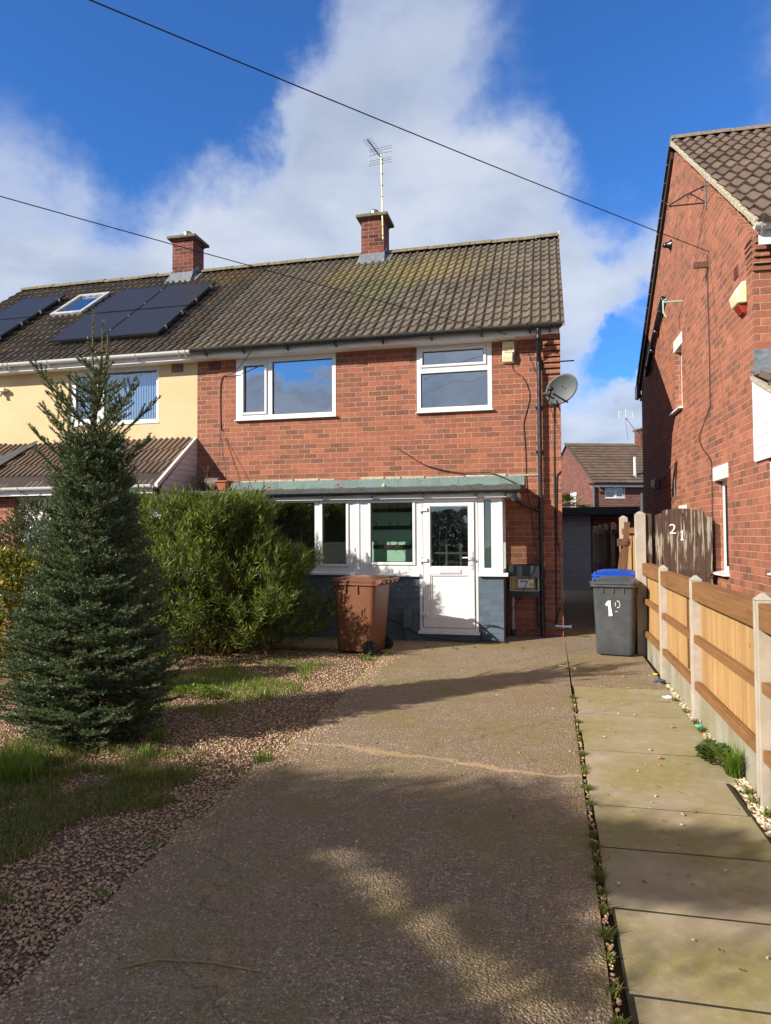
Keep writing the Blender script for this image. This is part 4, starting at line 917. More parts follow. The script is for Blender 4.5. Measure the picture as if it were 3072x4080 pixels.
# ================================================================== RIGHT HOUSE
MR = Matrix.Translation((2.195, 8.231, 0)) @ Matrix.Rotation(rad(1.33), 4, 'Z')
MG = MR @ Matrix.Rotation(-math.pi/2, 4, 'Z')            # frame of its gable: x = minus depth, y = into the wall
rh = thing('brick_house', 'tall red brick gable-ended house beyond the wooden fence, white-clad porch at its corner', 'house', (0, 0, 0), frame=MR)
mb = MB(); wall(mb, 0, 7.88, 0, 4.86, 0, .24, [(3.70, 4.25, 3.66, 4.67), (1.20, 1.82, 1.10, 2.31), (3.6, 4.1, 1.0, 1.95)], axis='x')
mb.prism([(.001, 4.8601), (7.88, 4.8601), (3.94, 7.93)], 0, .24, 'x'); mb.build('gable_wall', 'brick_red_right', rh, MR)
mb = MB(); wall(mb, .241, 8, 0, 4.9, 0, .22, [(1.0, 3.2, 3.5, 4.6)]); mb.box(.241, 8, 7.6, 7.88, 0, 4.9); mb.build('front_wall', 'brick_red_right', rh, MR)
mb = MB()
for i in range(6): mb.box(-.003, .26, -.030*(i+1), 0, 4.45+.0655*i+.010, 4.45+.0655*(i+1))
for i in range(6): mb.box(-.006-.002*i, .0, .0, .20+.01*i, 4.47+.0655*i+.014, 4.45+.0655*(i+1))
mb.build('corbel', 'brick_red_right', rh, MR)
rr = roof(-.05, 8, -.36, 4.86, 3.94, 8.12, 14, prof_wave, .175, samples=10, th=.024, tilew=.35, seed=12); rr.build('roof', 'tiles_right', rh, MR)
mb = MB(); mb.prism([(-.33, 4.82), (3.94, 8.08), (8.2, 4.82), (8.2, 4.86), (3.94, 8.11), (-.33, 4.85)], -.045, 8, 'x'); mb.build('roof_deck', 'dark_metal', rh, MR)
mb = MB(); R = random.Random(2)      # mortar bedding along the front verge
for i in range(34):
    y = -.33+i*4.24/34; z = 4.865+(y+.36)*.758; mb.obox((-.045, y+.06, z+.018), .05, .135, .055+R.uniform(0, .02), Matrix.Rotation(rad(37), 3, 'X'))
mb.build('verge_mortar', 'mortar_bed', rh, MR, bevel=.01)
mb = MB()
for i in range(17):                 # tiles of the far slope seen edge-on
    y = 3.98+i*4.3/17; z = 8.12-(y-3.94)*.758; mb.obox((-.03, y+.125, z-.10), .10, .30, .035, Matrix.Rotation(rad(-35.0), 3, 'X'))
mb.build('verge_tile', 'tiles_right', rh, MR)
mb = MB(); mb.prism([(4.0, 7.98), (8.2, 4.80), (8.2, 4.66), (4.0, 7.86)], -.05, -.012, 'x'); mb.build('undercloak', 'dark_wood', rh, MR)
ridge(MB(), -.06, 8, 3.94, 8.11, .13).build('ridge', 'ridge_right', rh, MR, auto=50)
gutter(rh, -.06, 8, -.30, 4.86, .058, 'white_upvc', MR, brackets=(.02, .9, 1.8)); MB().box(0.0, 8, -.235, -.215, 4.66, 4.83).box(0.0, 8, -.214, -.001, 4.80, 4.815).build('fascia', 'white_upvc', rh, MR)
MB().box(-.09, .0, 7.92, 8.28, 4.62, 4.93).build('rear_eaves_box', 'black_plastic', rh, MR, bevel=.03); MB().box(-.02, 7.9, 8.0, 8.02, 4.55, 4.70).build('rear_fascia', 'ivory', rh, MR)
window(rh, -4.25, -3.70, 3.66, 4.67, .10, [(-4.19, -3.76, 3.72, 4.61, False)], frame=MG, back='curtain', back_y=.5)
window(rh, -1.82, -1.20, 1.10, 2.31, .10, [(-1.75, -1.27, 1.18, 2.24, False)], frame=MG, back='curtain', back_y=.5)
window(rh, -4.1, -3.6, 1.0, 1.95, .10, [(-4.04, -3.66, 1.06, 1.89, False)], frame=MG, back='curtain', back_y=.5)
for a, b, c, d in ((3.64, 4.32, 4.665, 4.86), (1.14, 1.88, 2.305, 2.49), (3.55, 4.15, 1.945, 2.07)): MB().box(-.006, .20, a, b, c, d).build('lintel', 'stone_paint', rh, MR, bevel=.008)
for a, b, c in ((3.68, 4.45, 3.625), (1.18, 1.90, 1.075)): MB().prism([(-.07, c), (-.07, c+.025), (.10, c+.045), (.10, c)], a, b, 'y').build('sill', 'white_upvc', rh, MR)
# porch of the right house
mb = MB(); mb.box(0, .22, -.36, -.001, 0, 2.399); mb.box(0, .22, -1.5, -.361, 0, 1.17); mb.build('porch_wall', 'brick_red_right', rh, MR)
k = MB(); z = 2.40; yl = -1.5
while z < 3.28:
    z1 = min(z+.112, 3.28); top = lambda zz: max(yl, (zz-3.29)/.46)
    if top(z1) < -.01: k.prism([(min(-.012, 0), z+.004), (yl if z < 2.6 else max(yl, top(z)), z+.004), (max(yl, top(z1)), z1), (-.012, z1)], -.022, -.002, 'x')
    z += .112
k.build('porch_cladding', 'cladding_white', rh, MR, bevel=.003); MB().box(-.028, -.001, -.0115, .015, 2.39, 3.29).box(-.026, -.001, -1.5, -.013, 2.375, 2.402).build('cladding_trim', 'cladding_white', rh, MR)
window(rh, .37, 1.5, 1.20, 2.372, .02, [(.45, 1.05, 1.95, 2.29, True), (.44, 1.05, 1.28, 1.83, False)], frame=MG, back='curtain', back_y=.6, name='porch_window')
pr = roof(-.06, 3, -1.7, 2.62, -.02, 3.34, 3, prof_wave, .175, samples=8, seed=20); pr.build('porch_roof', 'tiles_right', rh, MR)
MB().prism([(-1.7, 2.56), (-.001, 3.27), (-.001, 3.31), (-1.7, 2.60)], -.05, 3, 'x').build('porch_roof_edge', 'mortar_bed', rh, MR)
mb = MB(); mb.prism([(-.03, 3.40), (-.012, 3.60), (-.001, 3.60), (-.001, 3.36)], -.012, 3, 'x'); mb.add([(-.07, -.30, 3.27), (3, -.30, 3.27), (3, -.03, 3.41), (-.07, -.03, 3.41), (-.07, -.30, 3.255), (-.07, -.03, 3.395)], [(0, 1, 2, 3), (0, 3, 5, 4)]); mb.build('lead_flashing', 'lead', rh, MR)
k = MB(); k.box(-.012, -.003, .52, .68, 4.60, 4.74); ab = k.build('air_brick', 'vent_red', rh, MR); k = MB()
for i in range(5):
    for j in range(4): k.box(-.0145, -.0125, .53+i*.03, .545+i*.03, 4.615+j*.03, 4.63+j*.03)
k.build('vent_hole', 'dark_metal', ab, MR)
k = MB(); k.tube([(-.06, 4.85, 5.80), (-.06, 5.9, 5.36), (-.06, 6.8, 4.86)], .05, 10); 
for i in range(4): p = .15+.25*i; k.tube([(-.06, 4.85+1.95*p-.03, 5.80-.94*p+.012), (-.06, 4.85+1.95*p+.03, 5.80-.94*p-.012)], .058, 10)
k.build('waste_pipe', 'black_plastic', rh, MR, smooth=True)
def wallfit(name, label, cat, y, z): return thing(name, label, cat, (0, y, z), frame=MR)
t = wallfit('alarm_box', 'cream and red alarm box on the gable wall of the right-hand house', 'alarm box', .32, 4.1)
MB().prism([(-.001, 4.44), (-.055, 4.43), (-.13, 4.30), (-.10, 4.19), (-.001, 4.19)], .20, .46, 'y').build('case', 'alarm_cream', t, MR, bevel=.015)
MB().prism([(-.001, 4.189), (-.095, 4.189), (-.04, 4.09), (-.001, 4.07)], .24, .42, 'y').build('red_lens', 'red_plastic', t, MR, bevel=.012)
t = wallfit('sign_bracket', 'black scrolled iron bracket high on the right-hand gable wall', 'bracket', 1.92, 6.1)
k = MB(); k.tube([(-.012, 1.92, 6.42), (-.012, 1.92, 6.04)], .011, 6); k.tube([(-.015, 1.92, 6.13), (-.48, 1.92, 6.13)], .010, 6); k.tube([(-.015, 1.92, 6.37), (-.25, 1.92, 6.27), (-.47, 1.92, 6.15)], .010, 6); k.tube([(-.03, 1.92, 6.15), (-.20, 1.92, 6.28)], .008, 6)
for cx, cz, s in ((-.49, 6.10, 1), (-.49, 6.17, -1), (-.04, 6.32, 1), (-.22, 6.235, 1)):
    k.tube([(cx+.035*(1-q/14)*math.cos(q*.55)*1., 1.92, cz+s*.035*(1-q/14)*math.sin(q*.55)) for q in range(11)], .006, 5)
k.build('scrollwork', 'dark_metal', t, MR)
t = tag(MB().box(-.19, -.001, 1.86, 1.90, 5.22, 5.30).build('iron_plate', 'rust_metal', None, MR, loc=tuple(MR @ Vector((0, 1.88, 5.25)))), 'short rusty iron plate projecting from the right-hand gable', 'bracket')
t = wallfit('aerial_bracket', 'pale green T-shaped bracket projecting from the right-hand gable', 'bracket', 3.54, 5.3)
k = MB(); k.tube([(-.001, 3.54, 5.31), (-.29, 3.54, 5.31)], .014, 6); k.build('arm', 'aerial_green', t, MR); k = MB(); k.tube([(-.24, 3.54, 5.36), (-.29, 3.56, 5.34), (-.29, 3.56, 5.15), (-.25, 3.56, 5.08)], .013, 6); k.build('hook', 'aerial_green', t, MR)
tag(MB().lathe([(.03, -.14), (.045, -.10), (.05, -.05), (.085, -.02), (.09, -.001)], tuple((0, 4.35, 6.55)), 16, 'x').build('vent_cowl', 'black_plastic', None, MR, smooth=True, loc=tuple(MR @ Vector((0, 4.35, 6.55)))), 'small black round vent cowl near the top edge of the right gable', 'vent')
t = wallfit('bulkhead_lamp', 'grey outdoor bulkhead lamp in the shadowed part of the right gable', 'lamp', 5.84, 2.5)
MB().box(-.10, -.001, 5.76, 5.94, 2.45, 2.68).build('body', 'plastic_grey', t, MR, bevel=.025); MB().box(-.15, -.1005, 5.78, 5.92, 2.50, 2.64).build('lens', 'ivory', t, MR, bevel=.02)
def rw(y, z, o=.015): return tuple(MR @ Vector((-o, y, z)))
cable('wall_cable', [rw(1.88, 5.40), rw(1.90, 4.9), rw(1.87, 4.07), rw(1.90, 3.5), rw(1.90, 3.33), rw(2.25, 3.16), rw(2.55, 2.99), rw(2.35, 2.80), rw(1.95, 2.62), rw(1.88, 2.4), rw(1.90, 1.9), rw(1.86, 1.4), rw(1.88, 1.10)], .006, 'cable_black', None, 'thin black cable running down the right gable with a loose loop', 'cable')
cable('washing_line', [rw(6.9, 2.47), rw(5.6, 2.62, .05), rw(4.32, 2.80), rw(4.30, 2.5, .03), rw(4.33, 2.22, .03)], .007, 'cable_grey', None, 'pale cord strung along the shaded part of the right gable', 'cord')

# ================================================================== FAR HOUSE, GARAGE, PALM
MF = Matrix.Translation((2.42, 40.0, 0)) @ Matrix.Rotation(rad(19), 4, 'Z')
fh = thing('far_house', 'distant brick house with brown tiled roof seen in the gap between the houses', 'house', (0, 0, 0), frame=MF)
mb = MB(); wall(mb, 0, 14, 0, 4.4, 0, .3, [(.62, 1.80, 3.62, 4.34)]); mb.box(0, .3, .301, 8, 0, 4.4); mb.prism([(0.001, 4.4001), (8, 4.4001), (4, 7.0)], 0, .3, 'x'); mb.build('wall', 'brick_far', fh, MF)
roof(-.12, 14, -.35, 4.42, 4.0, 7.12, 14, prof_wave, .30, samples=6, th=.03, tilew=.30, seed=31).build('roof', 'tiles_far', fh, MF)
MB().prism([(-.3, 4.36), (4, 7.06), (8.3, 4.36), (8.3, 4.42), (4, 7.1), (-.3, 4.40)], -.10, 14, 'x').build('roof_deck', 'dark_metal', fh, MF); MB().prism([(-.37, 4.38), (4.0, 7.13), (4.0, 7.22), (-.37, 4.48)], -.16, -.1205, 'x').build('verge', 'tiles_far', fh, MF)
ridge(MB(), -.15, 14, 4.0, 7.10, .13).build('ridge', 'ridge_tile', fh, MF); MB().box(-.3, 14, -.32, -.29, 4.22, 4.36).build('fascia', 'white_upvc', fh, MF); gutter(fh, -.45, 14, -.38, 4.40, .06, 'black_plastic', MF)
window(fh, .62, 1.80, 3.62, 4.34, .03, [(.70, 1.14, 4.08, 4.28, True), (.70, 1.14, 3.68, 3.98, False), (1.30, 1.72, 3.72, 4.26, True)], m_glass_='glass_porch', frame=MF, back='dark_room')
MB().tube([(-.02, -.08, 4.3), (-.02, -.08, 0)], .05, 8).tube([(2.72, -.08, 3.9), (2.72, -.08, 0)], .07, 8).build('downpipe', 'plastic_grey', fh, MF)
MB().tube([(2.55, .35, 4.75), (2.55, .35, 5.95)], .075, 12).build('flue_pipe', 'white_upvc', fh, MF); MB().tube([(2.55, .35, 4.70), (2.55, .35, 4.95)], .14, 12).build('flue_flashing', 'lead_pale', fh, MF)
fc = MB().box(4.5, 5.6, 3.6, 4.4, 6.8, 8.0).build('chimney', 'brick_chimney', fh, MF); MB().box(4.4, 5.7, 3.5, 4.5, 8.0, 8.1).build('cap', 'cap_concrete', fc, MF)
MB().box(-.012, 0, 1.4, 1.55, 3.9, 4.2).build('air_brick', 'vent_red', fh, MF)
k = MB(); k.frame(-3.4, -2.65, 3.0, 3.9, .07, -.02, .0); k.box(-3.329, -2.721, -.012, -.006, 3.071, 3.829); k.box(-3.5, -2.55, -.03, .0, 3.905, 4.1); k.build('side_window', 'white_upvc', fh, MF @ Matrix.Rotation(-math.pi/2, 4, 'Z'))
t = thing('tv_aerial', 'small slanted aerial on the distant house chimney', 'aerial', (4.45, 3.6, 7.6), frame=MF)
MB().tube([(4.5, 3.58, 7.5), (3.5, 3.5, 8.75)], .025, 6).build('mast', 'cable_grey', t, MF)
k = MB(); k.frame(3.05, 3.95, 8.7, 9.1, .03, 3.42, 3.45); k.box(3.49, 3.51, 3.42, 3.45, 8.65, 9.2)
for z in (8.8, 8.9, 9.0): k.box(3.081, 3.919, 3.42, 3.44, z-.01, z+.01)
k.build('grid', 'pure_white', t, MF); MB().tube([(3.5, 3.5, 8.7), (3.65, 3.5, 7.4)], .012, 4).build('lead_wire', 'cable_black', t, MF)
ga = thing('garage', 'flat-roofed brick outbuilding, part painted pale blue-grey, at the end of the side passage', 'garage', (1.3, 21, 0))
mb = MB(); wall(mb, .30, 1.16, 0, 2.16, 21, 21.2, [(.30, .36, .9, 1.9)]); mb.build('painted_wall', 'brick_painted_pale', ga)
MB().box(1.161, 3.2, 21.02, 21.2, 0, 2.16).box(.30, .48, 21.201, 25, 0, 2.16).build('brick_wall', 'brick_chimney', ga)
MB().box(.20, 2.50, 20.75, 25.2, 2.161, 2.40).build('roof', 'plastic_dark', ga, bevel=.02)
MB().tube([(.33, 20.93, 2.15), (.33, 20.93, 0)], .04, 8).build('downpipe', 'black_plastic', ga)

# ================================================================== FENCES, GATE
def post(par, x, y, h, w=.10, m='concrete_post', cap=True):
    k = MB(); k.box(x-w*.5, x+w*.5, y-w*.5, y-w*.16, -.05, h); k.box(x-w*.5, x+w*.5, y+w*.16, y+w*.5, -.05, h); k.box(x-w*.3, x+w*.2, y-w*.16, y+w*.16, -.05, h+.001)
    if cap: b = len(k.v); k.add([(x-w*.55, y-w*.5, h+.0015), (x+w*.55, y-w*.5, h+.0015), (x+w*.55, y+w*.5, h+.0015), (x-w*.55, y+w*.5, h+.0015), (x-w*.1, y, h+.045), (x+w*.1, y, h+.045)], [(0, 1, 5, 4), (1, 2, 5), (2, 3, 4, 5), (3, 0, 4)])
    return k.build('post', m, par, bevel=.006)
lf = thing('garden_fence', 'low wooden panel fence with concrete posts along the right side of the path', 'fence', (1.24, 6.5, 0))
PYS = [(8.36, 1.215), (6.58, 1.20), (4.60, 1.205), (2.72, 1.2), (.86, 1.2), (-1.0, 1.2)]
for y, h in PYS: post(lf, 1.24, y, h, .092)
R = random.Random(9)
spans = [(8.42, 9.86), (6.64, 8.30), (4.66, 6.52), (2.78, 4.66-.12), (.92, 2.66), (-.94, .80)]
for si, (a, b) in enumerate(spans):
    MB().box(1.235, 1.275, a+.002, b-.002, -.04, .255).build('gravel_board', 'gravel_board', lf, bevel=.004)
    k = MB(); y = a+.004
    while y < b-.02:
        w = min(R.uniform(.078, .09), b-y-.003); h = 1.09; k.add([(1.262, y, .257), (1.265, y+w+.010, .257), (1.284, y+w+.010, .257), (1.272, y, .257), (1.262, y, h), (1.265, y+w+.010, h), (1.284, y+w+.010, h), (1.272, y, h)], [(3, 2, 1, 0), (4, 5, 6, 7), (0, 1, 5, 4), (1, 2, 6, 5), (2, 3, 7, 6), (3, 0, 4, 7)]); y += w
    k.build('boards', 'wood_board', lf)
    if si in (1, 2):
        k = MB(); k.box(1.250, 1.261, a+.01, a+.05, .345, 1.0); k.box(1.250, 1.261, a+(.10 if si == 2 else .4), a+(.14 if si == 2 else .43), .345, 1.04); k.build('old_batten', 'wood_grey' if si == 2 else 'wood_old', lf)
    dz = (.03 if si == 0 else 0)
    MB().box(1.205, 1.249, a, b, .262, .332).build('bottom_rail', 'wood_rail', lf, bevel=.004)
    MB().box(1.205, 1.249, a, b, .662+dz, .728+dz).build('middle_rail', 'wood_rail', lf, bevel=.004)
    MB().box(1.198, 1.249, a, b, 1.035+dz, 1.165+dz).build('top_rail', 'wood_rail', lf, bevel=.003); MB().box(1.196, 1.31, a+.001, b-.001, 1.1655+dz, 1.19+dz).build('capping', 'wood_rail', lf, bevel=.003)
tf = thing('side_fence', 'tall shadowed wooden fence with concrete posts running back beside the passage', 'fence', (1.2, 15, 0))
TY = [9.93, 12.1, 13.95, 15.8, 17.65, 19.5]
for i, y in enumerate(TY): post(tf, 1.19, y, 1.87 if i < 2 else 1.80, .13 if i < 2 else .10)
for i, (a, b) in enumerate(zip(TY[:-1], TY[1:])):
    MB().box(1.17, 1.21, a+.07, b-.07, -.04, .25).build('gravel_board', 'gravel_board', tf)
    k = MB(); y = a+.07
    while y < b-.075:
        w = min(.095, b-.07-y); k.box(1.205+.004*(int(y*10) % 2), 1.219, y+.001, y+w-.001, .255, 1.68); y += w
    k.build('boards', 'wood_board' if i == 0 else 'wood_old', tf)
    for z in (.34, .95, 1.66): MB().box(1.155, 1.203, a+.07, b-.07, z-.04, z+.04).build('rail', 'wood_rail' if i == 0 else 'wood_old', tf)
gt = thing('side_gate', 'weathered brown arched wooden gate numbered 21 beside the right-hand house', 'gate', (1.7, 9.95, 0))
MB().box(1.262, 1.335, 9.90, 10.0, 0, 1.88).build('gate_post', 'wood_gate', gt, bevel=.006)
x = 1.385; gx = []
while x < 2.09: gx.append(x); x += .0885
for i, a in enumerate(gx):
    b = min(a+.083, 2.10); c = (a+b)/2; top = 1.945-.55*(c-1.70)**2*1.0-(.05 if c > 2.02 else 0); top = top-(.03 if c < 1.45 else 0)
    sl = -1.1*(c-1.70)*.0885/2; k = MB(); k.prism([(a, .05), (b, .05), (b, top+sl), (a, top-sl)], 9.93+.002*(i % 2), 9.95+.002*(i % 2), 'y'); k.build('board', 'wood_gate', gt, bevel=.003)
MB().box(1.36, 2.10, 9.955, 9.99, .35, .45).box(1.36, 2.10, 9.955, 9.99, 1.55, 1.65).build('ledge', 'wood_gate', gt)
text_mesh('number_two', '2', .19, .004, TXT(1.600, 9.924, 1.665), 'number_white', gt); 
k = MB(); k.prism([(1.693, 1.52), (1.735, 1.52), (1.735, 1.535), (1.724, 1.538), (1.731, 1.655), (1.722, 1.655), (1.695, 1.628), (1.70, 1.618), (1.714, 1.624), (1.708, 1.538), (1.693, 1.533)], 9.921, 9.928, 'y'); k.build('number_one', 'number_white', gt)
MB().tube([(2.04, 9.925, 1.07), (2.04, 9.905, 1.07), (2.07, 9.90, 1.10), (2.075, 9.90, 1.13)], .008, 6).box(2.02, 2.085, 9.918, 9.929, 1.035, 1.08).build('latch', 'rust_metal', gt)
t = thing('broken_gate_boards', 'pair of old brown gate boards with a rusty latch leaning against the side fence', 'boards', (1.05, 10.9, 0))
def lean(a, b, w, th, m, nm):
    a, b = Vector(a), Vector(b); d = (b-a).normalized(); s = Vector((1, 0, 0)); s = (s-d*s.dot(d)).normalized(); nn = d.cross(s); k = MB()
    vs = [p+s*sx*w/2+nn*sn*th/2 for p in (a, b) for sx, sn in ((-1, -1), (1, -1), (1, 1), (-1, 1))]; k.add(vs, [(3, 2, 1, 0), (4, 5, 6, 7), (0, 1, 5, 4), (1, 2, 6, 5), (2, 3, 7, 6), (3, 0, 4, 7)])
    return k.build(nm, m, t, bevel=.004)
lean((.86, 10.75, .02), (1.09, 10.98, 1.50), .085, .02, 'wood_old', 'board'); lean((.98, 10.70, .02), (1.135, 10.98, 1.79), .085, .02, 'wood_old', 'board')
MB().box(.98, 1.17, 10.90, 10.925, 1.43, 1.54).build('cross_piece', 'wood_old', t); MB().box(1.06, 1.13, 10.885, 10.899, 1.45, 1.53).tube([(1.06, 10.885, 1.50), (1.15, 10.87, 1.50)], .008, 6).build('latch', 'rust_metal', t)

# ================================================================== WHEELIE BINS
def rrect(w, d, r, cy=0, n=5):
    pts = []
    for cx_, cy_, a0 in ((w/2-r, -d/2+r, -90), (w/2-r, d/2-r, 0), (-w/2+r, d/2-r, 90), (-w/2+r, -d/2+r, 180)):
        for i in range(n+1): a = rad(a0+90*i/n); pts.append((cx_+r*math.cos(a), cy+cy_+r*math.sin(a)))
    return pts
def loft(mb, secs):
    n = len(secs[0][0]); b = len(mb.v)
    for pts, z in secs: mb.v += [(x, y, (z(x, y) if callable(z) else z)) for x, y in pts]
    mb.f += [(b+i*n+j, b+i*n+(j+1) % n, b+(i+1)*n+(j+1) % n, b+(i+1)*n+j) for i in range(len(secs)-1) for j in range(n)]
    mb.f += [tuple(b+j for j in range(n))[::-1], tuple(b+(len(secs)-1)*n+j for j in range(n))]
    return mb
def bin_(label, loc, rz_, mbody, mlid, group=None, s=1.):
    t = thing('wheelie_bin', label, 'bin', loc, rz_, group); Fm = WM[t.name] @ Matrix.Scale(s, 4)
    k = MB(); loft(k, [(rrect(.44, .50, .05), .03), (rrect(.47, .53, .055), .05), (rrect(.485, .55, .06, .004), .25), (rrect(.535, .63, .06, .012), .90), (rrect(.54, .64, .06, .012), .93)])
    body = k.build('body', mbody, t, Fm, auto=50)
    k = MB()
    for x in (-.13, 0, .13): k.box(x-.008, x+.008, -.318, -.295, .855, .93)
    for y in (-.1, .08):
        for sx in (-1, 1): k.box(sx*.266-.006, sx*.266+.018*sx+.006, y-.008, y+.008, .82, .93)
    k.build('rib', mbody, body, Fm)
    k = MB(); loft(k, [(rrect(.555, .66, .065, .012), .925), (rrect(.60, .71, .07, .012), .935), (rrect(.60, .71, .07, .012), .965), (rrect(.57, .68, .07, .012), .972)]); k.build('rim', mbody, body, Fm, auto=40)
    k = MB(); loft(k, [(rrect(.605, .72, .075, .008), .968), (rrect(.612, .73, .08, .006), .974), (rrect(.612, .73, .08, .006), .995), (rrect(.57, .68, .08, .012), 1.004), (rrect(.50, .60, .10, .02), 1.028), (rrect(.40, .46, .12, .03), 1.048), (rrect(.2, .24, .09, .04), 1.056)]); lid = k.build('lid', mlid, t, Fm, auto=35)
    k = MB(); k.box(-.27, -.235, -.33, -.20, .996, 1.03); k.box(.235, .27, -.33, -.20, .996, 1.03); k.build('lid_lug', mlid, lid, Fm, bevel=.008)
    k = MB(); k.tube([(-.27, .44, 1.0), (.27, .44, 1.0)], .016, 10)
    for x in (-.27, -.14, 0., .14, .27): k.prism([(.34, .985), (.36, 1.01), (.44, 1.025), (.465, 1.0), (.44, .975), (.37, .93), (.34, .94)], x-.010, x+.010, 'x')
    k.prism([(.352, .93), (.352, .99), (.39, .985), (.40, .95)], -.28, .28, 'x'); k.build('handle', mbody, t, Fm, auto=40)
    k = MB(); k.tube([(-.25, .26, .10), (.25, .26, .10)], .012, 8); k.build('axle', 'dark_metal', t, Fm)
    for sx in (-1, 1):
        k = MB(); c = (sx*.262, .262, .101); k.lathe([(.055, -.024), (.088, -.024), (.10, -.014), (.10, .014), (.088, .024), (.055, .024)], c, 28, 'x'); wh = k.build('wheel', 'rubber', t, Fm, auto=40)
        k = MB(); k.lathe([(.056, -.016), (.056, .016)], c, 24, 'x')
        k.build('rim', 'dark_metal', wh, Fm); k = MB()
        for q in range(6): a = q*math.pi/3; k.obox((c[0]+sx*.018, c[1]+.03*math.cos(a), c[2]+.03*math.sin(a)), .006, .05, .012, Matrix.Rotation(a, 3, 'X'))
        k.lathe([(.014, -.028), (.014, .028)], c, 10, 'x'); k.build('spoke', 'plastic_grey', wh, Fm)
    return t, Fm, body
bin_('brown wheelie bin with closed brown lid standing by the shrub and porch wall', (-2.56, 9.42, 0), rad(-102), 'bin_brown', 'bin_brown')
t, Fm, body = bin_('dark grey wheelie bin with white painted number 19 beside the fence', (.862, 9.86, 0), rad(-12), 'bin_grey', 'bin_grey', s=.985)
tl = Fm @ Matrix.Translation((0, -.2985, .66)) @ Matrix.Rotation(rad(2.9+90), 4, 'X') 
def decal(name, polys):
    k = MB()
    for p in polys: k.prism([(a, b) for a, b in p], .0, .003, 'z')
    return k.build(name, 'number_white', body, tl)
decal('number_one', [[(-.105, .04), (-.075, .085), (-.035, .095), (-.032, .03), (-.022, -.04), (-.016, -.075), (-.012, -.11), (-.062, -.115), (-.062, -.06), (-.066, .025), (-.088, .02)]])
ring = []
for q in range(10):
    if q in (3, 6): continue
    a0, a1 = q*math.pi/5+.08, (q+1)*math.pi/5-.08; ring.append([(.055+rx*math.cos(a), .045+rx*1.5*math.sin(a)) for a, rx in ((a0, .026), (a0, .034), (a1, .034), (a1, .026))])
decal('number_nine', ring+[[(.025, -.055), (.052, -.055), (.052, -.048), (.025, -.047)]])
bin_('wheelie bin with bright blue lid behind the dark grey bin', (.93, 10.62, 0), rad(-8), 'bin_blue', 'bin_blue', s=1.04)

# ================================================================== CABLES AND SMALL THINGS
def sagwire(name, a, b, sag, r, label):
    pts = []; a, b = Vector(a), Vector(b)
    for i in range(41): t_ = (i/40)**1.6; p = a.lerp(b, t_); p.z -= sag*4*t_*(1-t_); pts.append(p)
    o = MB().tube(pts, r, 5).build(name, 'cable_black', None, loc=tuple(a)); return tag(o, label, 'cable')
PO = Vector((-9.016, -7.967, 1.0))*4+Vector((0, 0, 1.6))
w1 = Vector((2.152, 10.07, 5.42)); w2 = Vector((-.607, 11.0, 4.752))
sagwire('telephone_wire', w1, PO+Vector((0, 0, 4.1)), 1.2, .0055, 'overhead wire crossing the sky to the right-hand gable')
sagwire('telephone_wire', w2, PO+Vector((0, 0, 4)), 1.1, .0055, 'overhead wire crossing the left chimney and the tiled roof to the fascia')
tp = thing('telegraph_pole', 'wooden telegraph pole carrying the overhead wires', 'pole', (PO.x, PO.y, 0)); MB().tube([(PO.x, PO.y, 0), (PO.x, PO.y, PO.z+4.4)], .13, 10).build('shaft', 'wood_old', tp)
cable('wall_cable', [(-4.86, 10.86, 4.80), (-4.95, 10.98, 4.72), (-5.32, 11.20, 4.49), (-5.52, 11.26, 4.45), (-5.60, 11.265, 4.40), (-5.63, 11.27, 4.17), (-5.62, 11.27, 3.55), (-5.60, 11.255, 3.5)], .008, 'cable_black', None, 'black cable from the gutter down the wall left of the two-pane window')
cable('wall_cable', [(-2.44, 11.27, 3.05), (-2.2, 11.25, 2.90), (-1.95, 11.25, 2.75), (-1.6, 11.25, 2.65), (-1.33, 11.25, 2.61), (-.92, 11.24, 2.60), (-.65, 11.22, 2.50), (-.45, 11.0, 2.38), (-.40, 10.6, 2.34)], .008, 'cable_black', None, 'cable curving across the brick wall above the porch roof')
cable('wall_cable', [(-.45, 11.02, 4.73), (-.48, 11.2, 4.62), (-.51, 11.26, 4.50), (-.52, 11.22, 4.42)], .005, 'cable_grey', None, 'short wire from the fascia into the GEE SECURITY alarm box')
cable('wall_cable', [(-.55, 11.27, 4.34), (-.51, 11.27, 4.22), (-.39, 11.27, 4.13), (-.30, 11.27, 3.95), (-.28, 11.27, 3.75), (-.37, 11.27, 3.41), (-.37, 11.27, 3.25), (-.35, 11.27, 2.92), (-.34, 11.27, 2.42), (-.30, 11.25, 2.1), (-.24, 11.25, 1.65), (-.21, 11.1, 1.14), (-.30, 11.05, .95), (-.51, 11.15, .54), (-.61, 11.2, .39)], .006, 'cable_black', None, 'thin wire from below the alarm box down past the meter box')
cable('dish_cable', [(.03, 10.80, 3.68), (.00, 10.88, 3.60), (.06, 11.1, 3.58), (.10, 11.265, 3.63), (.09, 11.27, 2.51), (.095, 11.27, 1.72), (.09, 11.27, .20)], .010, 'cable_black', None, 'black cable from the satellite dish straight down the corner brickwork')
cable('dish_cable', [(.20, 11.27, 2.60), (.14, 11.265, 2.55), (.118, 11.265, 2.40), (.115, 11.265, 1.6), (.14, 11.25, 1.4), (.19, 11.24, 1.1), (.17, 11.24, .6), (.10, 11.26, .30), (.04, 11.26, .23)], .009, 'cable_black', None, 'second black cable with a slack loop beside the dish cable')
cable('ground_cable', [(-3.3, 10.47, .36), (-2.75, 10.45, .40), (-2.2, 10.38, .26), (-1.95, 10.40, .12), (-1.5, 10.40, .04), (-1.1, 10.40, .03), (-.9, 10.42, .05), (-.6, 10.40, .03)], .009, 'cable_black', None, 'black cable trailing along the foot of the painted plinth')
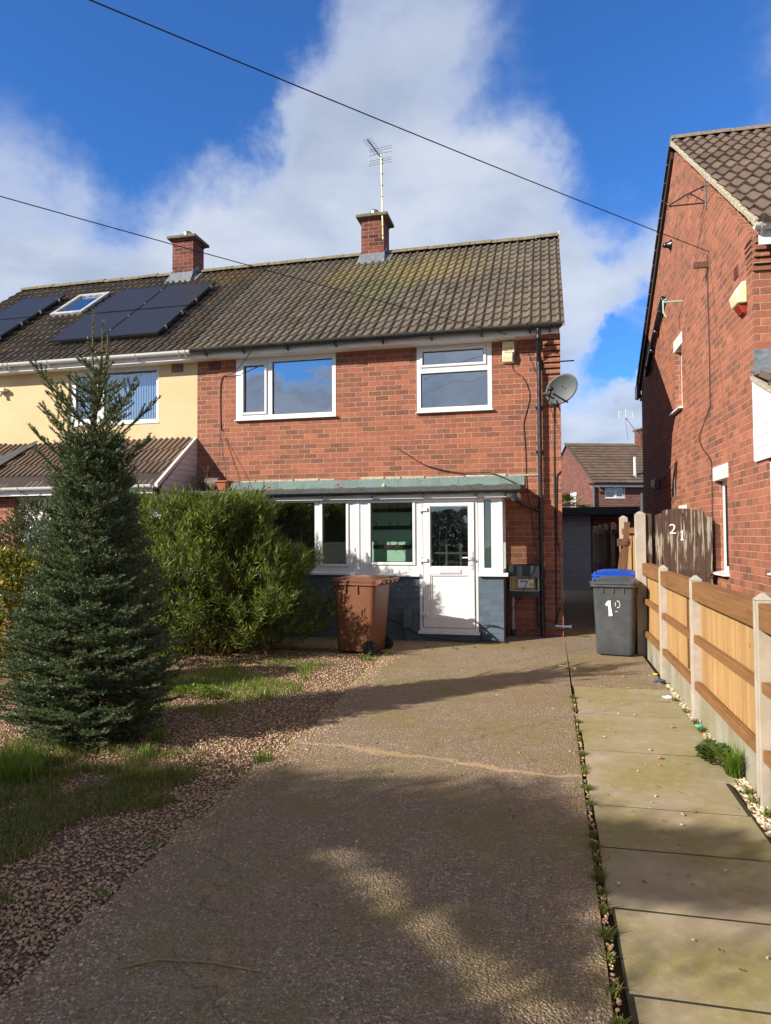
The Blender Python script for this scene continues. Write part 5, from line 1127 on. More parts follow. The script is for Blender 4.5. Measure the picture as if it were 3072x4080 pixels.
cable('ground_cable', [(-1.02, 10.46, .04), (-.98, 10.46, .24), (-.9, 10.465, .27), (-.78, 10.465, .26), (-.68, 10.465, .22)], .008, 'cable_black', None, 'short loose cable on the plinth pier right of the door')
t = thing('cable_box', 'dark grey utility cover at the foot of the plinth left of the door', 'cover box', (-2.1, PY, 0))
MB().prism([(PY-.002, .50), (PY-.03, .50), (PY-.13, .44), (PY-.13, .21), (PY-.002, .21)], -2.17, -2.04, 'x').build('hood', 'plastic_grey', t, bevel=.008); MB().box(-2.155, -2.06, PY-.06, PY-.002, .0, .209).build('duct', 'plastic_grey', t, bevel=.006)
t = thing('hanging_pot', 'terracotta plastic hanging pot on the left end of the porch roof', 'plant pot', (-5.40, 10.95, 2.39))
k = MB(); loft(k, [(rrect(.16, .14, .05), 2.395), (rrect(.24, .20, .05), 2.525), (rrect(.255, .215, .05), 2.53), (rrect(.285, .245, .05), 2.532), (rrect(.285, .245, .05), 2.552)]); k.v = [(x-5.40, y+10.95, z) for x, y, z in k.v]; k.build('pot', 'terracotta', t, auto=40)
k = MB(); k.tube([(-5.53, 10.95, 2.55), (-5.60, 11.22, 3.40), (-5.60, 11.262, 3.5)], .004, 4); k.tube([(-5.28, 10.95, 2.55), (-5.60, 11.22, 3.40)], .004, 4); k.tube([(-5.40, 11.06, 2.55), (-5.60, 11.22, 3.40)], .004, 4); k.build('hanging_wire', 'cable_black', t)
t = thing('tipped_pot', 'dark grey plant pot lying on its side with dead stems on the porch roof', 'plant pot', (-5.62, 10.95, 2.4))
Mp = Matrix.Translation((-5.70, 10.95, 2.50)) @ Matrix.Rotation(rad(84), 4, 'Y') @ Matrix.Rotation(rad(0), 4, 'Z'); k = MB(); k.lathe([(.115, 0), (.125, 0), (.125, .02), (.112, .025), (.085, .22), (.08, .22)], n=20); k.build('pot', 'pot_grey', t, Mp, auto=40)
k = MB(); R = random.Random(5)
for i in range(150):
    p = Vector((-5.70, 10.95, 2.50))+Vector((0, R.uniform(-.08, .08), R.uniform(-.08, .08))); d = Vector((R.uniform(-1, -.1), R.uniform(-.6, .6), R.uniform(-.1, .9))).normalized(); pts = [p]
    for q in range(5): d = (d+Vector((R.uniform(-.5, .4), R.uniform(-.5, .5), R.uniform(-.6, .45)))).normalized(); p = p+d*R.uniform(.04, .09); pts.append(p)
    k.tube(pts, .0022, 3, cap=False)
k.build('dead_stem', 'dead_stem', t)
tag(MB().sphere((-2.63, 11.12, 2.425), .036, 16, 10).build('tennis_ball', 'tennis_green', None, smooth=True, loc=(-2.63, 11.12, 2.39)), 'light green tennis ball resting on the mossy porch roof', 'ball')
R = random.Random(77)
for nm, x, y, z, lb in (('petal', -4.95, 10.9, 2.385, 'single small red scrap nearest the hanging pot on the porch roof'), ('petal', -4.54, 10.9, 2.385, 'largest red scrap on the porch roof, above the wide pane'), ('petal', -3.25, 10.6, 2.375, 'lone red scrap on the middle of the porch roof'), ('petal', -4.60, 10.36, 2.31, 'red scrap caught in the porch gutter')):
    k = MB()
    for q in range(9): c = Vector((x+R.uniform(-.05, .05), y+R.uniform(-.03, .03), z+R.uniform(.0, .04))); a = R.uniform(0, 6); k.add([c, c+Vector((math.cos(a)*.03, math.sin(a)*.03, .01)), c+Vector((math.cos(a+.9)*.03, math.sin(a+.9)*.02, .028))], [(0, 1, 2)])
    tag(k.build(nm, 'petal_red', None, loc=(x, y, z)), lb, 'litter')
def lump(name, m, c, s, lb, cat='litter', seed=1, flat=.5, n=7):
    R = random.Random(seed); k = MB(); k.sphere(c, 1., n, 5, (s, s*.75, s*flat)); k.v = [tuple(Vector(v)+Vector((R.uniform(-.18, .18), R.uniform(-.18, .18), R.uniform(-.12, .12)))*s) for v in k.v]
    return tag(k.build(name, m, None, loc=c), lb, cat)
lump('brick_fragment', 'brick_bit', (.79, 8.23, .022), .022, 'small brown stone chip on the concrete in front of the dark grey bin', 'rubble', 1)
lump('brick_fragment', 'brick_bit', (.74, 5.31, .022), .019, 'orange brick chip in the middle of the path slabs', 'rubble', 2); lump('brick_fragment', 'brick_bit', (.96, 6.18, .022), .019, 'orange brick chip on the path near the second fence post', 'rubble', 3)
lump('plastic_scrap', 'litter_white', (1.10, 7.29, .02), .06, 'crumpled clear plastic on the gravel strip beside the fence', 'litter', 4, .25)
lump('plastic_scrap', 'litter_blue', (1.13, 8.0, .03), .06, 'crumpled dark blue plastic at the foot of the first fence post', 'litter', 5, .5, 9); lump('plastic_scrap', 'litter_yellow', (1.14, 8.38, .03), .025, 'tiny bright yellow scrap by the fence foot', 'litter', 6)
lump('plastic_scrap', 'litter_teal', (1.18, 6.19, .03), .03, 'small turquoise scrap by the second fence post', 'litter', 7); lump('plastic_scrap', 'litter_blue', (.21, 4.23, .02), .012, 'tiny blue scrap in the joint between drive and path', 'litter', 8)
tag(MB().tube([(.02, 8.82, .022), (.27, 8.62, .024)], .007, 5).tube([(.27, 8.62, .024), (.30, 8.59, .025)], .016, 6).build('stick', 'stick', None, loc=(.1, 8.7, .02)), 'thin brown stick lying where the drive meets the passage', 'stick')
tag(MB().tube([(-1.55, 2.33, .018), (-1.45, 2.40, .02), (-1.24, 2.43, .02), (-1.05, 2.42, .019)], .0035, 4).build('straw', 'stick', None, loc=(-1.4, 2.38, .02)), 'pale bent straw on the shaded foreground drive', 'straw')
mb = MB(); R = random.Random(33)
for i in range(110):
    x, y = (R.uniform(.25, 1.1), R.uniform(2.2, 9.6)) if i % 2 else (R.uniform(-1.8, .15), R.uniform(2.6, 9.8)); s = R.uniform(.004, .010); mb.obox((x, y, .016+s*.3), s*1.8, s, s*.6, R.uniform(0, 3))
tag(mb.build('debris', 'stones_pale', None), 'small pale chips and bits scattered over the drive and path', 'debris', kind='stuff')

# ================================================================== PLANTS
def unit(v): return v/np.maximum(np.linalg.norm(v, axis=-1, keepdims=True), 1e-9)
def leaves(name, P, D, L, Wd, m, parent, fold=.25, droop=0., updir=None, mid=.45):
    """one folded four-cornered leaf for every point P pointing along D"""
    N = len(P); D = unit(D); r = rng.normal(size=(N, 3)) if updir is None else updir+rng.normal(size=(N, 3))*.35
    S = unit(np.cross(D, r)); U = np.cross(S, D); L = np.broadcast_to(L, (N,))[:, None]; Wd = np.broadcast_to(Wd, (N,))[:, None]
    c = P+D*L*mid+U*Wd*fold
    V = np.stack([P, c+S*Wd*.5, P+D*L-U*L*droop, c-S*Wd*.5], axis=1)
    return npmesh(name, V.reshape(-1, 3), 4, m, parent)
def needles(segs, step, per, L, Wd):
    A = segs[:, 0]; B = segs[:, 1]; ln = np.linalg.norm(B-A, axis=1); n = np.maximum(2, (ln/step).astype(int))
    idx = np.repeat(np.arange(len(A)), n*per); t = rng.random(len(idx)); ax = unit(B-A)[idx]
    P = A[idx]+(B-A)[idx]*t[:, None]; r = rng.normal(size=(len(idx), 3)); rad_ = unit(np.cross(ax, r)); rad_[:, 2] = np.where(rad_[:, 2] < -.2, rad_[:, 2]*.5, rad_[:, 2])
    Dn = unit(ax*.75+rad_*.75); S = unit(np.cross(Dn, rng.normal(size=(len(idx), 3)))); l = (L*rng.uniform(.7, 1.15, len(idx)))[:, None]
    return np.stack([P+S*Wd/2, P-S*Wd/2, P+Dn*l], axis=1).reshape(-1, 3)
# ---- spruce
CX_, CY_ = -3.61, 4.98
tree = thing('spruce_tree', 'tall dark blue-green spruce with a bare spiky top in the gravel garden', 'tree', (CX_, CY_, 0))
R = random.Random(21); MBt = MB(); MBt.tube([(CX_, CY_, -.05), (CX_+.02, CY_, 1.2), (CX_-.01, CY_, 2.2), (CX_, CY_, 2.9)], [.055, .045, .03, .018], 8); MBt.build('trunk', 'bark', tree, smooth=True)
prof_r = [(0, .54), (.12, .67), (.5, .74), (.9, .66), (1.3, .51), (1.75, .38), (2.1, .33), (2.35, .24), (2.6, .14)]
def rz_(z): return float(np.interp(z, [p[0] for p in prof_r], [p[1] for p in prof_r]))
segs = []; tw = MB()
def spray(p0, d, length, side_len, gap, start=.25, level=0):
    """a branch with paired side twigs; the path bends slightly upward"""
    pts = [Vector(p0)]; d = Vector(d).normalized(); k = 5
    for i in range(k): d = (d+Vector((R.uniform(-.07, .07), R.uniform(-.07, .07), .06+R.uniform(-.05, .05)))).normalized(); pts.append(pts[-1]+d*length/k)
    for a, b in zip(pts[:-1], pts[1:]): segs.append((a, b))
    s = start*length; flip = 1
    while s < length*.97:
        f = s/length*k; i = min(int(f), k-1); p = pts[i].lerp(pts[i+1], f-i); dd = (pts[i+1]-pts[i]).normalized()
        sd = dd.cross(Vector((0, 0, 1))).normalized()
        for sg in (1, -1):
            if R.random() < .12: continue
            l = side_len*(1-.55*s/length)*R.uniform(.6, 1.25); q = (dd*.75+sd*sg*.8+Vector((0, 0, R.uniform(-.15, .45)))).normalized(); m_ = p+q*l*.55; q2 = (q+dd*.25+Vector((0, 0, .12))).normalized(); e = m_+q2*l*.5
            segs.append((p, m_)); segs.append((m_, e))
            if level and l > .09:
                for sg2 in (1, -1):
                    q3 = (q*.7+q.cross(Vector((0, 0, 1))).normalized()*sg2*.8+Vector((0, 0, R.uniform(-.1, .4)))).normalized(); segs.append((m_, m_+q3*l*.5))
        s += gap*R.uniform(.7, 1.3)
    return pts
az = 0
for i in range(700):
    u = i/700; z0 = .03+2.30*u**1.18; az += 2.39996+R.uniform(-.2, .2); el = rad(-14+50*u**.7+R.uniform(-12, 14)); zt = z0+.3*math.tan(el)
    rr_ = rz_(z0+.35*math.sin(el))*R.uniform(.70, 1.04)
    if 0: pass
    d = Vector((math.cos(az)*math.cos(el), math.sin(az)*math.cos(el), math.sin(el)))
    st = .10 if u < .85 else .02; pts = spray(Vector((CX_, CY_, z0))+Vector((math.cos(az), math.sin(az), 0))*st, d, max(.12, rr_/math.cos(el)-st), .19, .066, .30, 1)
    tw.tube([tuple(p) for p in pts], [.007, .006, .005, .004, .003, .002], 4, cap=False)
for z0, n, ln, el0, sl in ((1.85, 6, .62, 36, .19), (2.05, 6, .64, 38, .20), (2.25, 5, .70, 40, .20), (2.45, 5, .66, 43, .18), (2.62, 5, .40, 42, .13), (2.74, 4, .26, 46, .09), (2.5, 4, .34, 22, .08), (2.75, 4, .26, 20, .06), (2.95, 4, .18, 25, .05), (3.08, 3, .14, 35, .04)):
    a0 = R.uniform(0, 6); k0 = len(segs)
    for j in range(n):
        a = a0+2*math.pi*j/n+R.uniform(-.25, .25); el = rad(el0+R.uniform(-8, 8)); d = (math.cos(a)*math.cos(el), math.sin(a)*math.cos(el), math.sin(el))
        pts = spray((CX_, CY_, z0), d, ln*R.uniform(.8, 1.15), sl, .075, .30, 0); tw.tube([tuple(p) for p in pts], [.006, .005, .004, .004, .003, .002], 4, cap=False)
    segs += segs[k0:]
for lx, ly, zt in ((-.02, 0, 3.44), (.055, .02, 3.38), (.13, -.02, 3.26), (.10, .04, 3.14)):
    pts = [(CX_, CY_, 2.55), (CX_+lx*.6, CY_+ly, 2.85), (CX_+lx, CY_+ly, 3.1), (CX_+lx+.005, CY_+ly, zt)]
    tw.tube(pts, [.009, .008, .007, .004], 5)
    for a, b in zip(pts[:-1], pts[1:]): segs += [(Vector(a), Vector(b))]*2
tw.build('branches', 'twig', tree)
S = np.array([[tuple(a), tuple(b)] for a, b in segs]); print('spruce segs', len(S), np.linalg.norm(S[:, 1]-S[:, 0], axis=1).sum())
V = needles(S, .0092, 4, .025, .0056); print('needles', len(V)//3)
npmesh('needles', V, 3, 'needles', tree)

# ---- generic leafy shoots filling a lumpy body
def shoots(n, centre, rad_fn, zmax, per, shoot, Ll, Wl, m, parent, jitter=.1, up=.6, seed=3, name='leaves', lump_=.12, minr=.55):
    g = np.random.default_rng(seed); c = np.array(centre)
    z = zmax*g.random(n)**.8; th = g.random(n)*2*np.pi; q = minr+(1-minr)*g.random(n)**.5
    rr = np.array([rad_fn(a, b) for a, b in zip(z, th)])
    lum = np.array([mnoise.noise(Vector((math.cos(t)*2.2+c[0], math.sin(t)*2.2, zz*2.2))) for t, zz in zip(th, z)]); q = q*(1+lum*lump_*2)
    top = z/zmax
    P = np.stack([c[0]+rr[:, 0]*np.cos(th)*q, c[1]+rr[:, 1]*np.sin(th)*q, c[2]+z], 1)
    out = np.stack([np.cos(th)*rr[:, 1], np.sin(th)*rr[:, 0], np.zeros(n)], 1); D = unit(unit(out)*(1-up*.6)+np.array([0, 0, 1])*(up+top[:, None]*.5)+g.normal(size=(n, 3))*.28)
    k = per; t = np.tile(np.linspace(.15, 1, k), n); idx = np.repeat(np.arange(n), k); sl = shoot*g.uniform(.6, 1.3, n)
    Pl = P[idx]+D[idx]*(t*sl[idx])[:, None]; a = np.tile(np.arange(k)*2.4, n)+np.repeat(g.random(n)*6.28, k)
    X = unit(np.cross(D, g.normal(size=(n, 3)))); Y = np.cross(D, X)
    rd = X[idx]*np.cos(a)[:, None]+Y[idx]*np.sin(a)[:, None]; open_ = (1.15-.85*t)[:, None]
    Dl = unit(D[idx]*(.55+.5*t[:, None])+rd*open_)
    global rng; keep = rng; rng = g
    o = leaves(name, Pl, Dl, Ll*g.uniform(.65, 1.2, len(Pl)), Wl*g.uniform(.8, 1.2, len(Pl)), m, parent, fold=.3, droop=.08, updir=D[idx]); rng = keep
    return P, D, sl
# broad green shrub beside the porch
sh = thing('green_shrub', 'large bright green narrow-leaved shrub in front of the porch windows', 'shrub', (-4.75, 9.0, 0))
zz_ = [0, .3, .7, 1.2, 1.63, 2.0, 2.2, 2.4]; rx_ = [1.38, 1.55, 1.50, 1.34, 1.08, .84, .70, .42]
def r_sh(z, th):
    rx = float(np.interp(z, zz_, rx_)); rx2 = rx-.16*(z/2.3)**2 if math.cos(th) > 0 else rx*1.15+.55; return (rx2, min(1.08, rx*.66+.08))
P_, D_, s_ = shoots(5600, (-4.78, 8.95, .02), r_sh, 1.97, 13, .24, .110, .0155, 'leaf_shrub', sh, seed=5, up=.75, minr=.45, lump_=.26)
k = MB(); g = np.random.default_rng(1)
for i in g.choice(len(P_), 420, replace=False):
    b = Vector((-4.78+g.uniform(-.5, .5), 8.95+g.uniform(-.3, .3), 0)); e = Vector(P_[i])+Vector(D_[i])*s_[i]; k.tube([b, b.lerp(e, .5)+Vector((0, 0, .15)), e], [.010, .006, .002], 4, cap=False)
k.build('stems', 'twig', sh)
ds_ = thing('dark_shrub', 'dark bronze-leaved shrub behind the spruce at the left wall', 'shrub', (-6.6, 8.0, 0))
shoots(2100, (-6.55, 8.1, .0), lambda z, th: (float(np.interp(z, [0, 1.0, 1.6, 2.1], [.75, .85, .62, .22])),)*2, 2.05, 12, .12, .030, .020, 'leaf_dark', ds_, seed=8, up=.4)
MB().tube([(-6.55, 8.1, 0), (-6.55, 8.1, 1.7)], [.04, .01], 6).build('stem', 'bark', ds_)
ys_ = thing('variegated_shrub', 'yellow and green variegated shrub at the left edge beside the spruce', 'shrub', (-5.3, 6.2, 0))
shoots(1500, (-5.30, 6.0, .05), lambda z, th: (float(np.interp(z, [0, .4, 1.0, 1.3], [.55, .66, .52, .22])),)*2, 1.32, 10, .13, .050, .024, 'leaf_yellow', ys_, seed=9, up=.7)
MB().tube([(-5.45, 6.25, 0), (-5.45, 6.25, 1.1)], [.03, .01], 6).build('stem', 'bark', ys_)
# palm behind the garage
pm = thing('palm_tree', 'spiky palm fronds showing above the outbuilding roof', 'palm', (.75, 26.5, 0))
MB().tube([(.75, 26.5, 0), (.75, 26.5, 2.5)], .10, 8).build('trunk', 'bark', pm)
PP = []; DD = []; R = random.Random(3)
for i in range(26):
    a = R.uniform(0, 6.28); el = rad(R.uniform(-25, 65)); c = Vector((.75, 26.5, 2.5)); d = Vector((math.cos(a)*math.cos(el), math.sin(a)*math.cos(el), math.sin(el))); h = c+d*.42; s = d.cross(Vector((0, 0, 1))).normalized()
    for j in range(22): b = rad(-75+150*j/21); PP.append(tuple(h)); DD.append(tuple(d*math.cos(b)+s*math.sin(b)+Vector((0, 0, -.1))))
leaves('fronds', np.array(PP), np.array(DD), .42, .028, 'leaf_palm', pm, fold=.1, droop=.12)

# ---- tall evergreen hedge and street hedge behind the viewer: they cast the foreground shade and show in the glass
SX, SY = 1.1/.76, 1.0/.76
def mass(name, label, n, x0, x1, y0, y1, ztop, size, m, mask=None, seed=4, cat='hedge', thin=None):
    g = np.random.default_rng(seed); P = np.stack([g.uniform(x0, x1, n), g.uniform(y0, y1, n), g.random(n)**.8], 1)
    tp = np.array([ztop(x) for x in P[:, 0]]); P[:, 2] *= tp
    keep = np.ones(n, bool)
    G = P[:, :2]+np.stack([P[:, 2]*SX, P[:, 2]*SY], 1)
    if mask is not None: keep &= mask(G, g)
    P = P[keep]; th = thing(name, label, cat, ((x0+x1)/2, (y0+y1)/2, 0)); D = g.normal(size=(len(P), 3)); D[:, 2] += .4
    leaves('leaves', P, D, size*g.uniform(.7, 1.3, len(P)), size*.55, m, th)
    k = MB()
    for i in range(int((x1-x0)/1.2)+1): x = x0+.5+i*1.2; k.tube([(x, (y0+y1)/2, 0), (x+.1, (y0+y1)/2, ztop(x)*.6)], [.07, .03], 6)
    k.build('trunk', 'bark', th); return th
def hmask(G, g):
    keep = np.ones(len(G), bool)
    pts = np.array([(-1.05, 3.40), (-.90, 3.25), (-.43, 2.78), (.0, 2.36), (.3, 2.05)])  # gap shaped through the leaves to let a streak of light onto the drive
    dmin = np.full(len(G), 9.)
    for a, b in zip(pts[:-1], pts[1:]):
        t = np.clip(((G-a)@(b-a))/((b-a)@(b-a)), 0, 1); dmin = np.minimum(dmin, np.linalg.norm(G-(a+t[:, None]*(b-a)), axis=1))
    keep &= ~((dmin < .115) & (g.random(len(G)) < .995))
    # leaves thinned by where their shadow lands, shaped to leave the path lit
    f = np.where((G[:, 1] > 3.3) & (G[:, 1] < 4.1), np.clip((G[:, 0]-.45)/.8, 0, 1), np.clip((G[:, 0]+.15)/.4, 0, 1)); keep &= g.random(len(G)) > f*.97
    return keep
mass('tall_hedge', 'tall dark evergreen hedge standing behind the viewer', 120000, -12.5, -4.4, -2.75, -1.85, lambda x: 4.95+.22*mnoise.noise(Vector((x*.9, 0, 0)))+.10*mnoise.noise(Vector((x*3.1, 4, 0)))+.045*(x+9), .085, 'leaf_hedge', hmask, 6)
mass('street_hedge', 'clipped hedge across the street behind the viewer', 30000, -24, -4, -15, -13.8, lambda x: 2.9+.6*mnoise.noise(Vector((x*.5, 2, 0))), .16, 'leaf_hedge', None, 7)

tb = thing('sky_blocker_tree', 'unseen leafy tree added behind the viewer to dim the sky light', 'tree', (3.6, -7.0, 0))  # added out of view to hold back sky light from the shaded foreground
g = np.random.default_rng(17); n = 42000; u_s = g.normal(size=(n, 3)); u_s = unit(u_s)*(g.random((n, 1))**.42); P = u_s*np.array([4.2, 3.4, 3.4])+np.array([3.9, -7.0, 6.2])
nn = np.array([mnoise.noise(Vector(p*.8)) for p in P]); P = P[nn > -.18]; leaves('crown', P, g.normal(size=(len(P), 3)), .17, .10, 'leaf_hedge', tb)
MB().tube([(3.9, -7, 0), (3.8, -7, 3), (4.0, -7, 6.5)], [.22, .17, .06], 10).build('trunk', 'bark', tb)

# ---- gravel stones
def stones(name, label, xy, s, m, z=0., flat=.6):
    base = []; 
    ico = [(0, 0, 1), (.894, 0, .447), (.276, .851, .447), (-.724, .526, .447), (-.724, -.526, .447), (.276, -.851, .447), (.724, .526, -.447), (-.276, .851, -.447), (-.894, 0, -.447), (-.276, -.851, -.447), (.724, -.526, -.447)]
    F = [(0, 1, 2), (0, 2, 3), (0, 3, 4), (0, 4, 5), (0, 5, 1), (1, 6, 2), (2, 7, 3), (3, 8, 4), (4, 9, 5), (5, 10, 1), (6, 7, 2), (7, 8, 3), (8, 9, 4), (9, 10, 5), (10, 6, 1)]
    B = np.array(ico); n = len(xy); a = rng.uniform(0, 6.28, n); c_, s_ = np.cos(a), np.sin(a); sc = s*rng.uniform(.55, 1.35, n)
    V = B[None]*np.stack([sc, sc*rng.uniform(.6, .95, n), sc*flat*rng.uniform(.7, 1.1, n)], 1)[:, None, :]; V = V*(1+rng.uniform(-.15, .15, V.shape))
    Vr = V.copy(); Vr[:, :, 0] = V[:, :, 0]*c_[:, None]-V[:, :, 1]*s_[:, None]; Vr[:, :, 1] = V[:, :, 0]*s_[:, None]+V[:, :, 1]*c_[:, None]
    Vr[:, :, 0] += xy[:, 0:1]; Vr[:, :, 1] += xy[:, 1:2]; Vr[:, :, 2] += z+sc[:, None]*.25
    nv = len(B); idx = (np.array(F).ravel()[None]+(np.arange(n)*nv)[:, None]).ravel(); nf = n*len(F)
    o = npmesh(name, Vr.reshape(-1, 3), (idx, np.arange(nf)*3, np.full(nf, 3)), m, smooth=True)
    return tag(o, label, 'gravel', kind='stuff')
def edge_x(y): return float(np.interp(y, [p[1] for p in dl[:14]], [p[0] for p in dl[:14]]))
n = 58000; yy = 1.7+7.6*rng.random(n)**1.5; xx = np.array([edge_x(y) for y in yy])-.02-rng.random(n)**1.1*(1.4+yy*.42)
nz = np.array([mnoise.noise(Vector((x*1.3, y*1.3, 7))) for x, y in zip(xx, yy)])
sel = rng.random(n) < np.clip(1.0-np.clip(nz, 0, .5)*1.2, 0, 1)
stones('garden_gravel', 'pinkish pea gravel covering the garden left of the drive', np.stack([xx[sel], yy[sel]], 1), .0084, 'stones', -.004)
n = 2600; yy = 2.6+5.4*rng.random(n); stones('fence_gravel', 'pale gravel strip between the path slabs and the fence', np.stack([1.135+rng.random(n)*.10+(yy < 4.6)*(-.04)*rng.random(n), yy], 1), .0135, 'stones_pale', -.008)
n = 2600; yy = 1.8+7.4*rng.random(n)**1.2; xx = np.array([edge_x(y) for y in yy])-.02+np.abs(rng.normal(0, .13, n)); stones('stray_gravel', 'loose pea gravel strayed over the edge of the drive', np.stack([xx, yy], 1), .0078, 'stones', .013)
sheet('fence_strip', 1.09, 1.245, -1, 8.0, -.014, 'gravel_bed')
n = 500; xx = np.array([R.uniform(-.03, .03) for _ in range(n)]); yy = 2.2+5*rng.random(n); stones('joint_grit', 'loose grit in the joint between drive and path', np.stack([.205+xx*.5, yy], 1), .008, 'stones', .004)

# ---- grass
def grass(name, label, xy, h, w, m, lean=.5, z=0., kind='stuff', cat='grass'):
    n = len(xy); a = rng.uniform(0, 6.28, n); h = h*rng.uniform(.5, 1.25, n); hd = np.stack([np.cos(a), np.sin(a), 0*a], 1); sd = np.stack([-np.sin(a), np.cos(a), 0*a], 1)
    ln = (lean*rng.uniform(.1, 1.3, n)*h)[:, None]; P = np.concatenate([xy, np.full((n, 1), z)], 1); w_ = w*rng.uniform(.7, 1.3, n)[:, None]; up = np.array([0, 0, 1.])*h[:, None]
    V = np.stack([P-sd*w_/2, P+sd*w_/2, P-sd*w_*.4+hd*ln*.3+up*.55, P+sd*w_*.4+hd*ln*.3+up*.55, P-sd*w_*.06+hd*ln+up*.95, P+sd*w_*.06+hd*ln+up*.95], 1)
    idx = (np.array([0, 1, 3, 2, 2, 3, 5, 4])[None]+(np.arange(n)*6)[:, None]).ravel()
    o = npmesh(name, V.reshape(-1, 3), (idx, np.arange(2*n)*4, np.full(2*n, 4)), m)
    return tag(o, label, cat, kind=kind)
def patch(n, x0, x1, y0, y1, thr=-.1, sc=1.6, off=0.):
    xy = np.stack([rng.uniform(x0, x1, n), rng.uniform(y0, y1, n)], 1); v = np.array([mnoise.noise(Vector((x*sc, y*sc, off)))+.5*mnoise.noise(Vector((x*sc*3.3, y*sc*3.3, off+5))) for x, y in xy])
    return xy[v > thr]
xy = patch(42000, -5.2, -2.0, 1.9, 4.35, -.26, 1.5, 3.); xy = xy[(xy[:, 0] < -2.42-.12*np.sin(xy[:, 1]*4)+.25*(xy[:, 1] < 3.9)-.25*(xy[:, 1] < 2.9))]
grass('lawn_grass', 'patchy olive grass over gravel in the shaded front left corner', xy, .060, .0042, 'grass_blade', .9)
xy = patch(6500, -4.8, -2.4, 4.1, 4.75, .02, 2.2, 8.); grass('lawn_grass', 'thin sunlit grass in front of the spruce', xy, .055, .004, 'grass_blade', .8)
xy = patch(9000, -4.4, -2.45, 5.7, 8.35, -.02, 1.2, 11.); xy = xy[xy[:, 0] < -2.62+.10*np.sin(xy[:, 1]*3)]
grass('lawn_grass', 'grass patch between the spruce and the green shrub', xy, .075, .005, 'grass_fresh', .7)
def tuft(n, x, y, r): a = rng.uniform(0, 6.28, n); q = r*rng.random(n)**.6; return np.stack([x+q*np.cos(a), y+q*np.sin(a)], 1)
grass('grass_clump', 'tall bright grass at the left edge in front of the spruce', np.concatenate([tuft(260, -3.42, 4.0, .14), tuft(240, -3.55, 4.2, .16), tuft(160, -3.75, 4.05, .15)]), .17, .006, 'grass_fresh', .5, kind=None, cat='grass clump')
grass('grass_clump', 'bright arching grass tuft at the foot of the fence', tuft(230, 1.165, 5.06, .045), .19, .007, 'grass_fresh', .95, kind=None, cat='grass clump')
for i, (x, y, lb) in enumerate(((-2.10, 9.18, 'small grass tuft by the wheel of the brown bin'), (-2.32, 8.75, 'small grass tuft on the gravel in front of the brown bin'), (-1.99, 4.66, 'small grass tuft at the edge of the drive level with the spruce'), (-3.02, 5.0, 'wispy grass tuft on the gravel right of the spruce foot'), (-2.9, 4.62, 'low grass tuft just in front of the spruce foot'))):
    grass('grass_clump', lb, tuft(90, x, y, .07), .09, .005, 'grass_fresh', .6, kind=None, cat='grass clump')
xy = np.concatenate([tuft(int(40+90*(k % 3 == 0)), .203+R.uniform(-.01, .01), y, .035) for k, y in enumerate([7.1, 6.9, 6.6, 6.2, 5.9, 5.65, 5.3, 5.0, 4.9, 4.6, 4.35, 3.9, 3.75, 3.62, 3.5, 3.42, 3.3, 3.15, 2.95, 2.8, 2.6, 2.4])]); xy[:, 0] = .203+(xy[:, 0]-.203)*.6
grass('joint_weeds', 'low weeds growing in the joint between the drive and the path', xy, .035, .006, 'grass_blade', 1.2)
xy = np.concatenate([tuft(40, 1.17+R.uniform(-.02, .03), y, .03) for y in (7.2, 6.75, 6.4, 6.15, 5.85, 5.7, 4.75, 4.6, 4.4)]); grass('strip_weeds', 'sparse weeds in the gravel strip by the fence', xy, .045, .006, 'grass_blade', 1.)
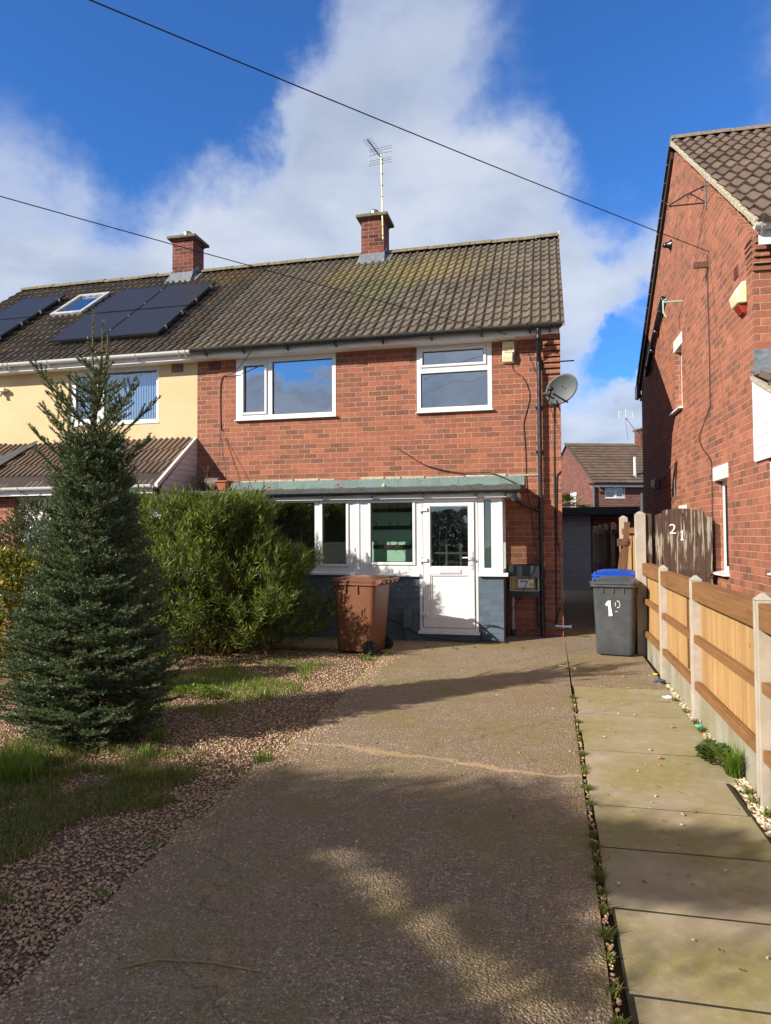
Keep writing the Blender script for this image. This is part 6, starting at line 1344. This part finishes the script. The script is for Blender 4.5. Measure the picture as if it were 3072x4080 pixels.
xy = np.concatenate([tuft(26, R.uniform(-2.0, -.2), 9.9+R.uniform(-.25, .25), .03) for _ in range(9)]+[tuft(20, edge_x(y)-.03, y, .04) for y in (8.9, 8.5, 7.9, 7.5, 6.6, 5.1, 4.4, 3.7, 3.3, 2.8)]); grass('edge_weeds', 'scattered weeds along the edges of the drive', xy, .04, .006, 'grass_fresh', 1.)
iv = thing('ivy_plant', 'low dark green leafy weed at the foot of the fence beside the grass tuft', 'plant', (1.15, 5.38, 0))
n = 260; a = rng.uniform(0, 6.28, n); q = rng.random(n)**.5; P = np.stack([1.13+.10*q*np.cos(a), 5.38+.20*q*np.sin(a), .02+.10*rng.random(n)*(1-q*.6)], 1); D = np.stack([np.cos(a)-.2, np.sin(a), rng.uniform(-.1, .8, n)], 1)
leaves('leaves', P, D, .05, .045, 'leaf_ivy', iv, fold=.15, droop=.1, updir=np.tile([[0, 0, 1.]], (n, 1)), mid=.4)
cl = thing('clover_clump', 'round clump of fresh green clover right of the spruce', 'plant', (-3.5, 6.5, 0))
n = 420; a = rng.uniform(0, 6.28, n); q = rng.random(n)**.5; P = np.stack([-3.48+.28*q*np.cos(a), 6.45+.16*q*np.sin(a), .03+.09*rng.random(n)*(1-q*.6)], 1); D = np.stack([np.cos(a), np.sin(a), rng.uniform(-.1, .8, n)], 1)
leaves('leaves', P, D, .035, .03, 'grass_fresh', cl, fold=.15, updir=np.tile([[0, 0, 1.]], (n, 1)))

n = 240; xy = np.concatenate([np.stack([rng.uniform(-4.2, -1.9, n//2), rng.uniform(2.3, 9.3, n//2)], 1), np.stack([rng.uniform(-1.9, 1.15, n//2), 2.3+7.4*rng.random(n//2)], 1)])
P = np.concatenate([xy, np.full((n, 1), .018)], 1); a = rng.uniform(0, 6.28, n); D = np.stack([np.cos(a), np.sin(a), rng.uniform(0, .25, n)], 1)
m_island('leaf_dead', [(0, (.10, .055, .025)), (.5, (.20, .12, .05)), (1, (.34, .25, .12))], .8)
fl = leaves('fallen_leaves', P, D, rng.uniform(.012, .030, n), .014, 'leaf_dead', None, fold=.25, updir=np.tile([[0, 0, 1.]], (n, 1))); tag(fl, 'small dry brown leaves scattered over the gravel and drive', 'leaves', kind='stuff')
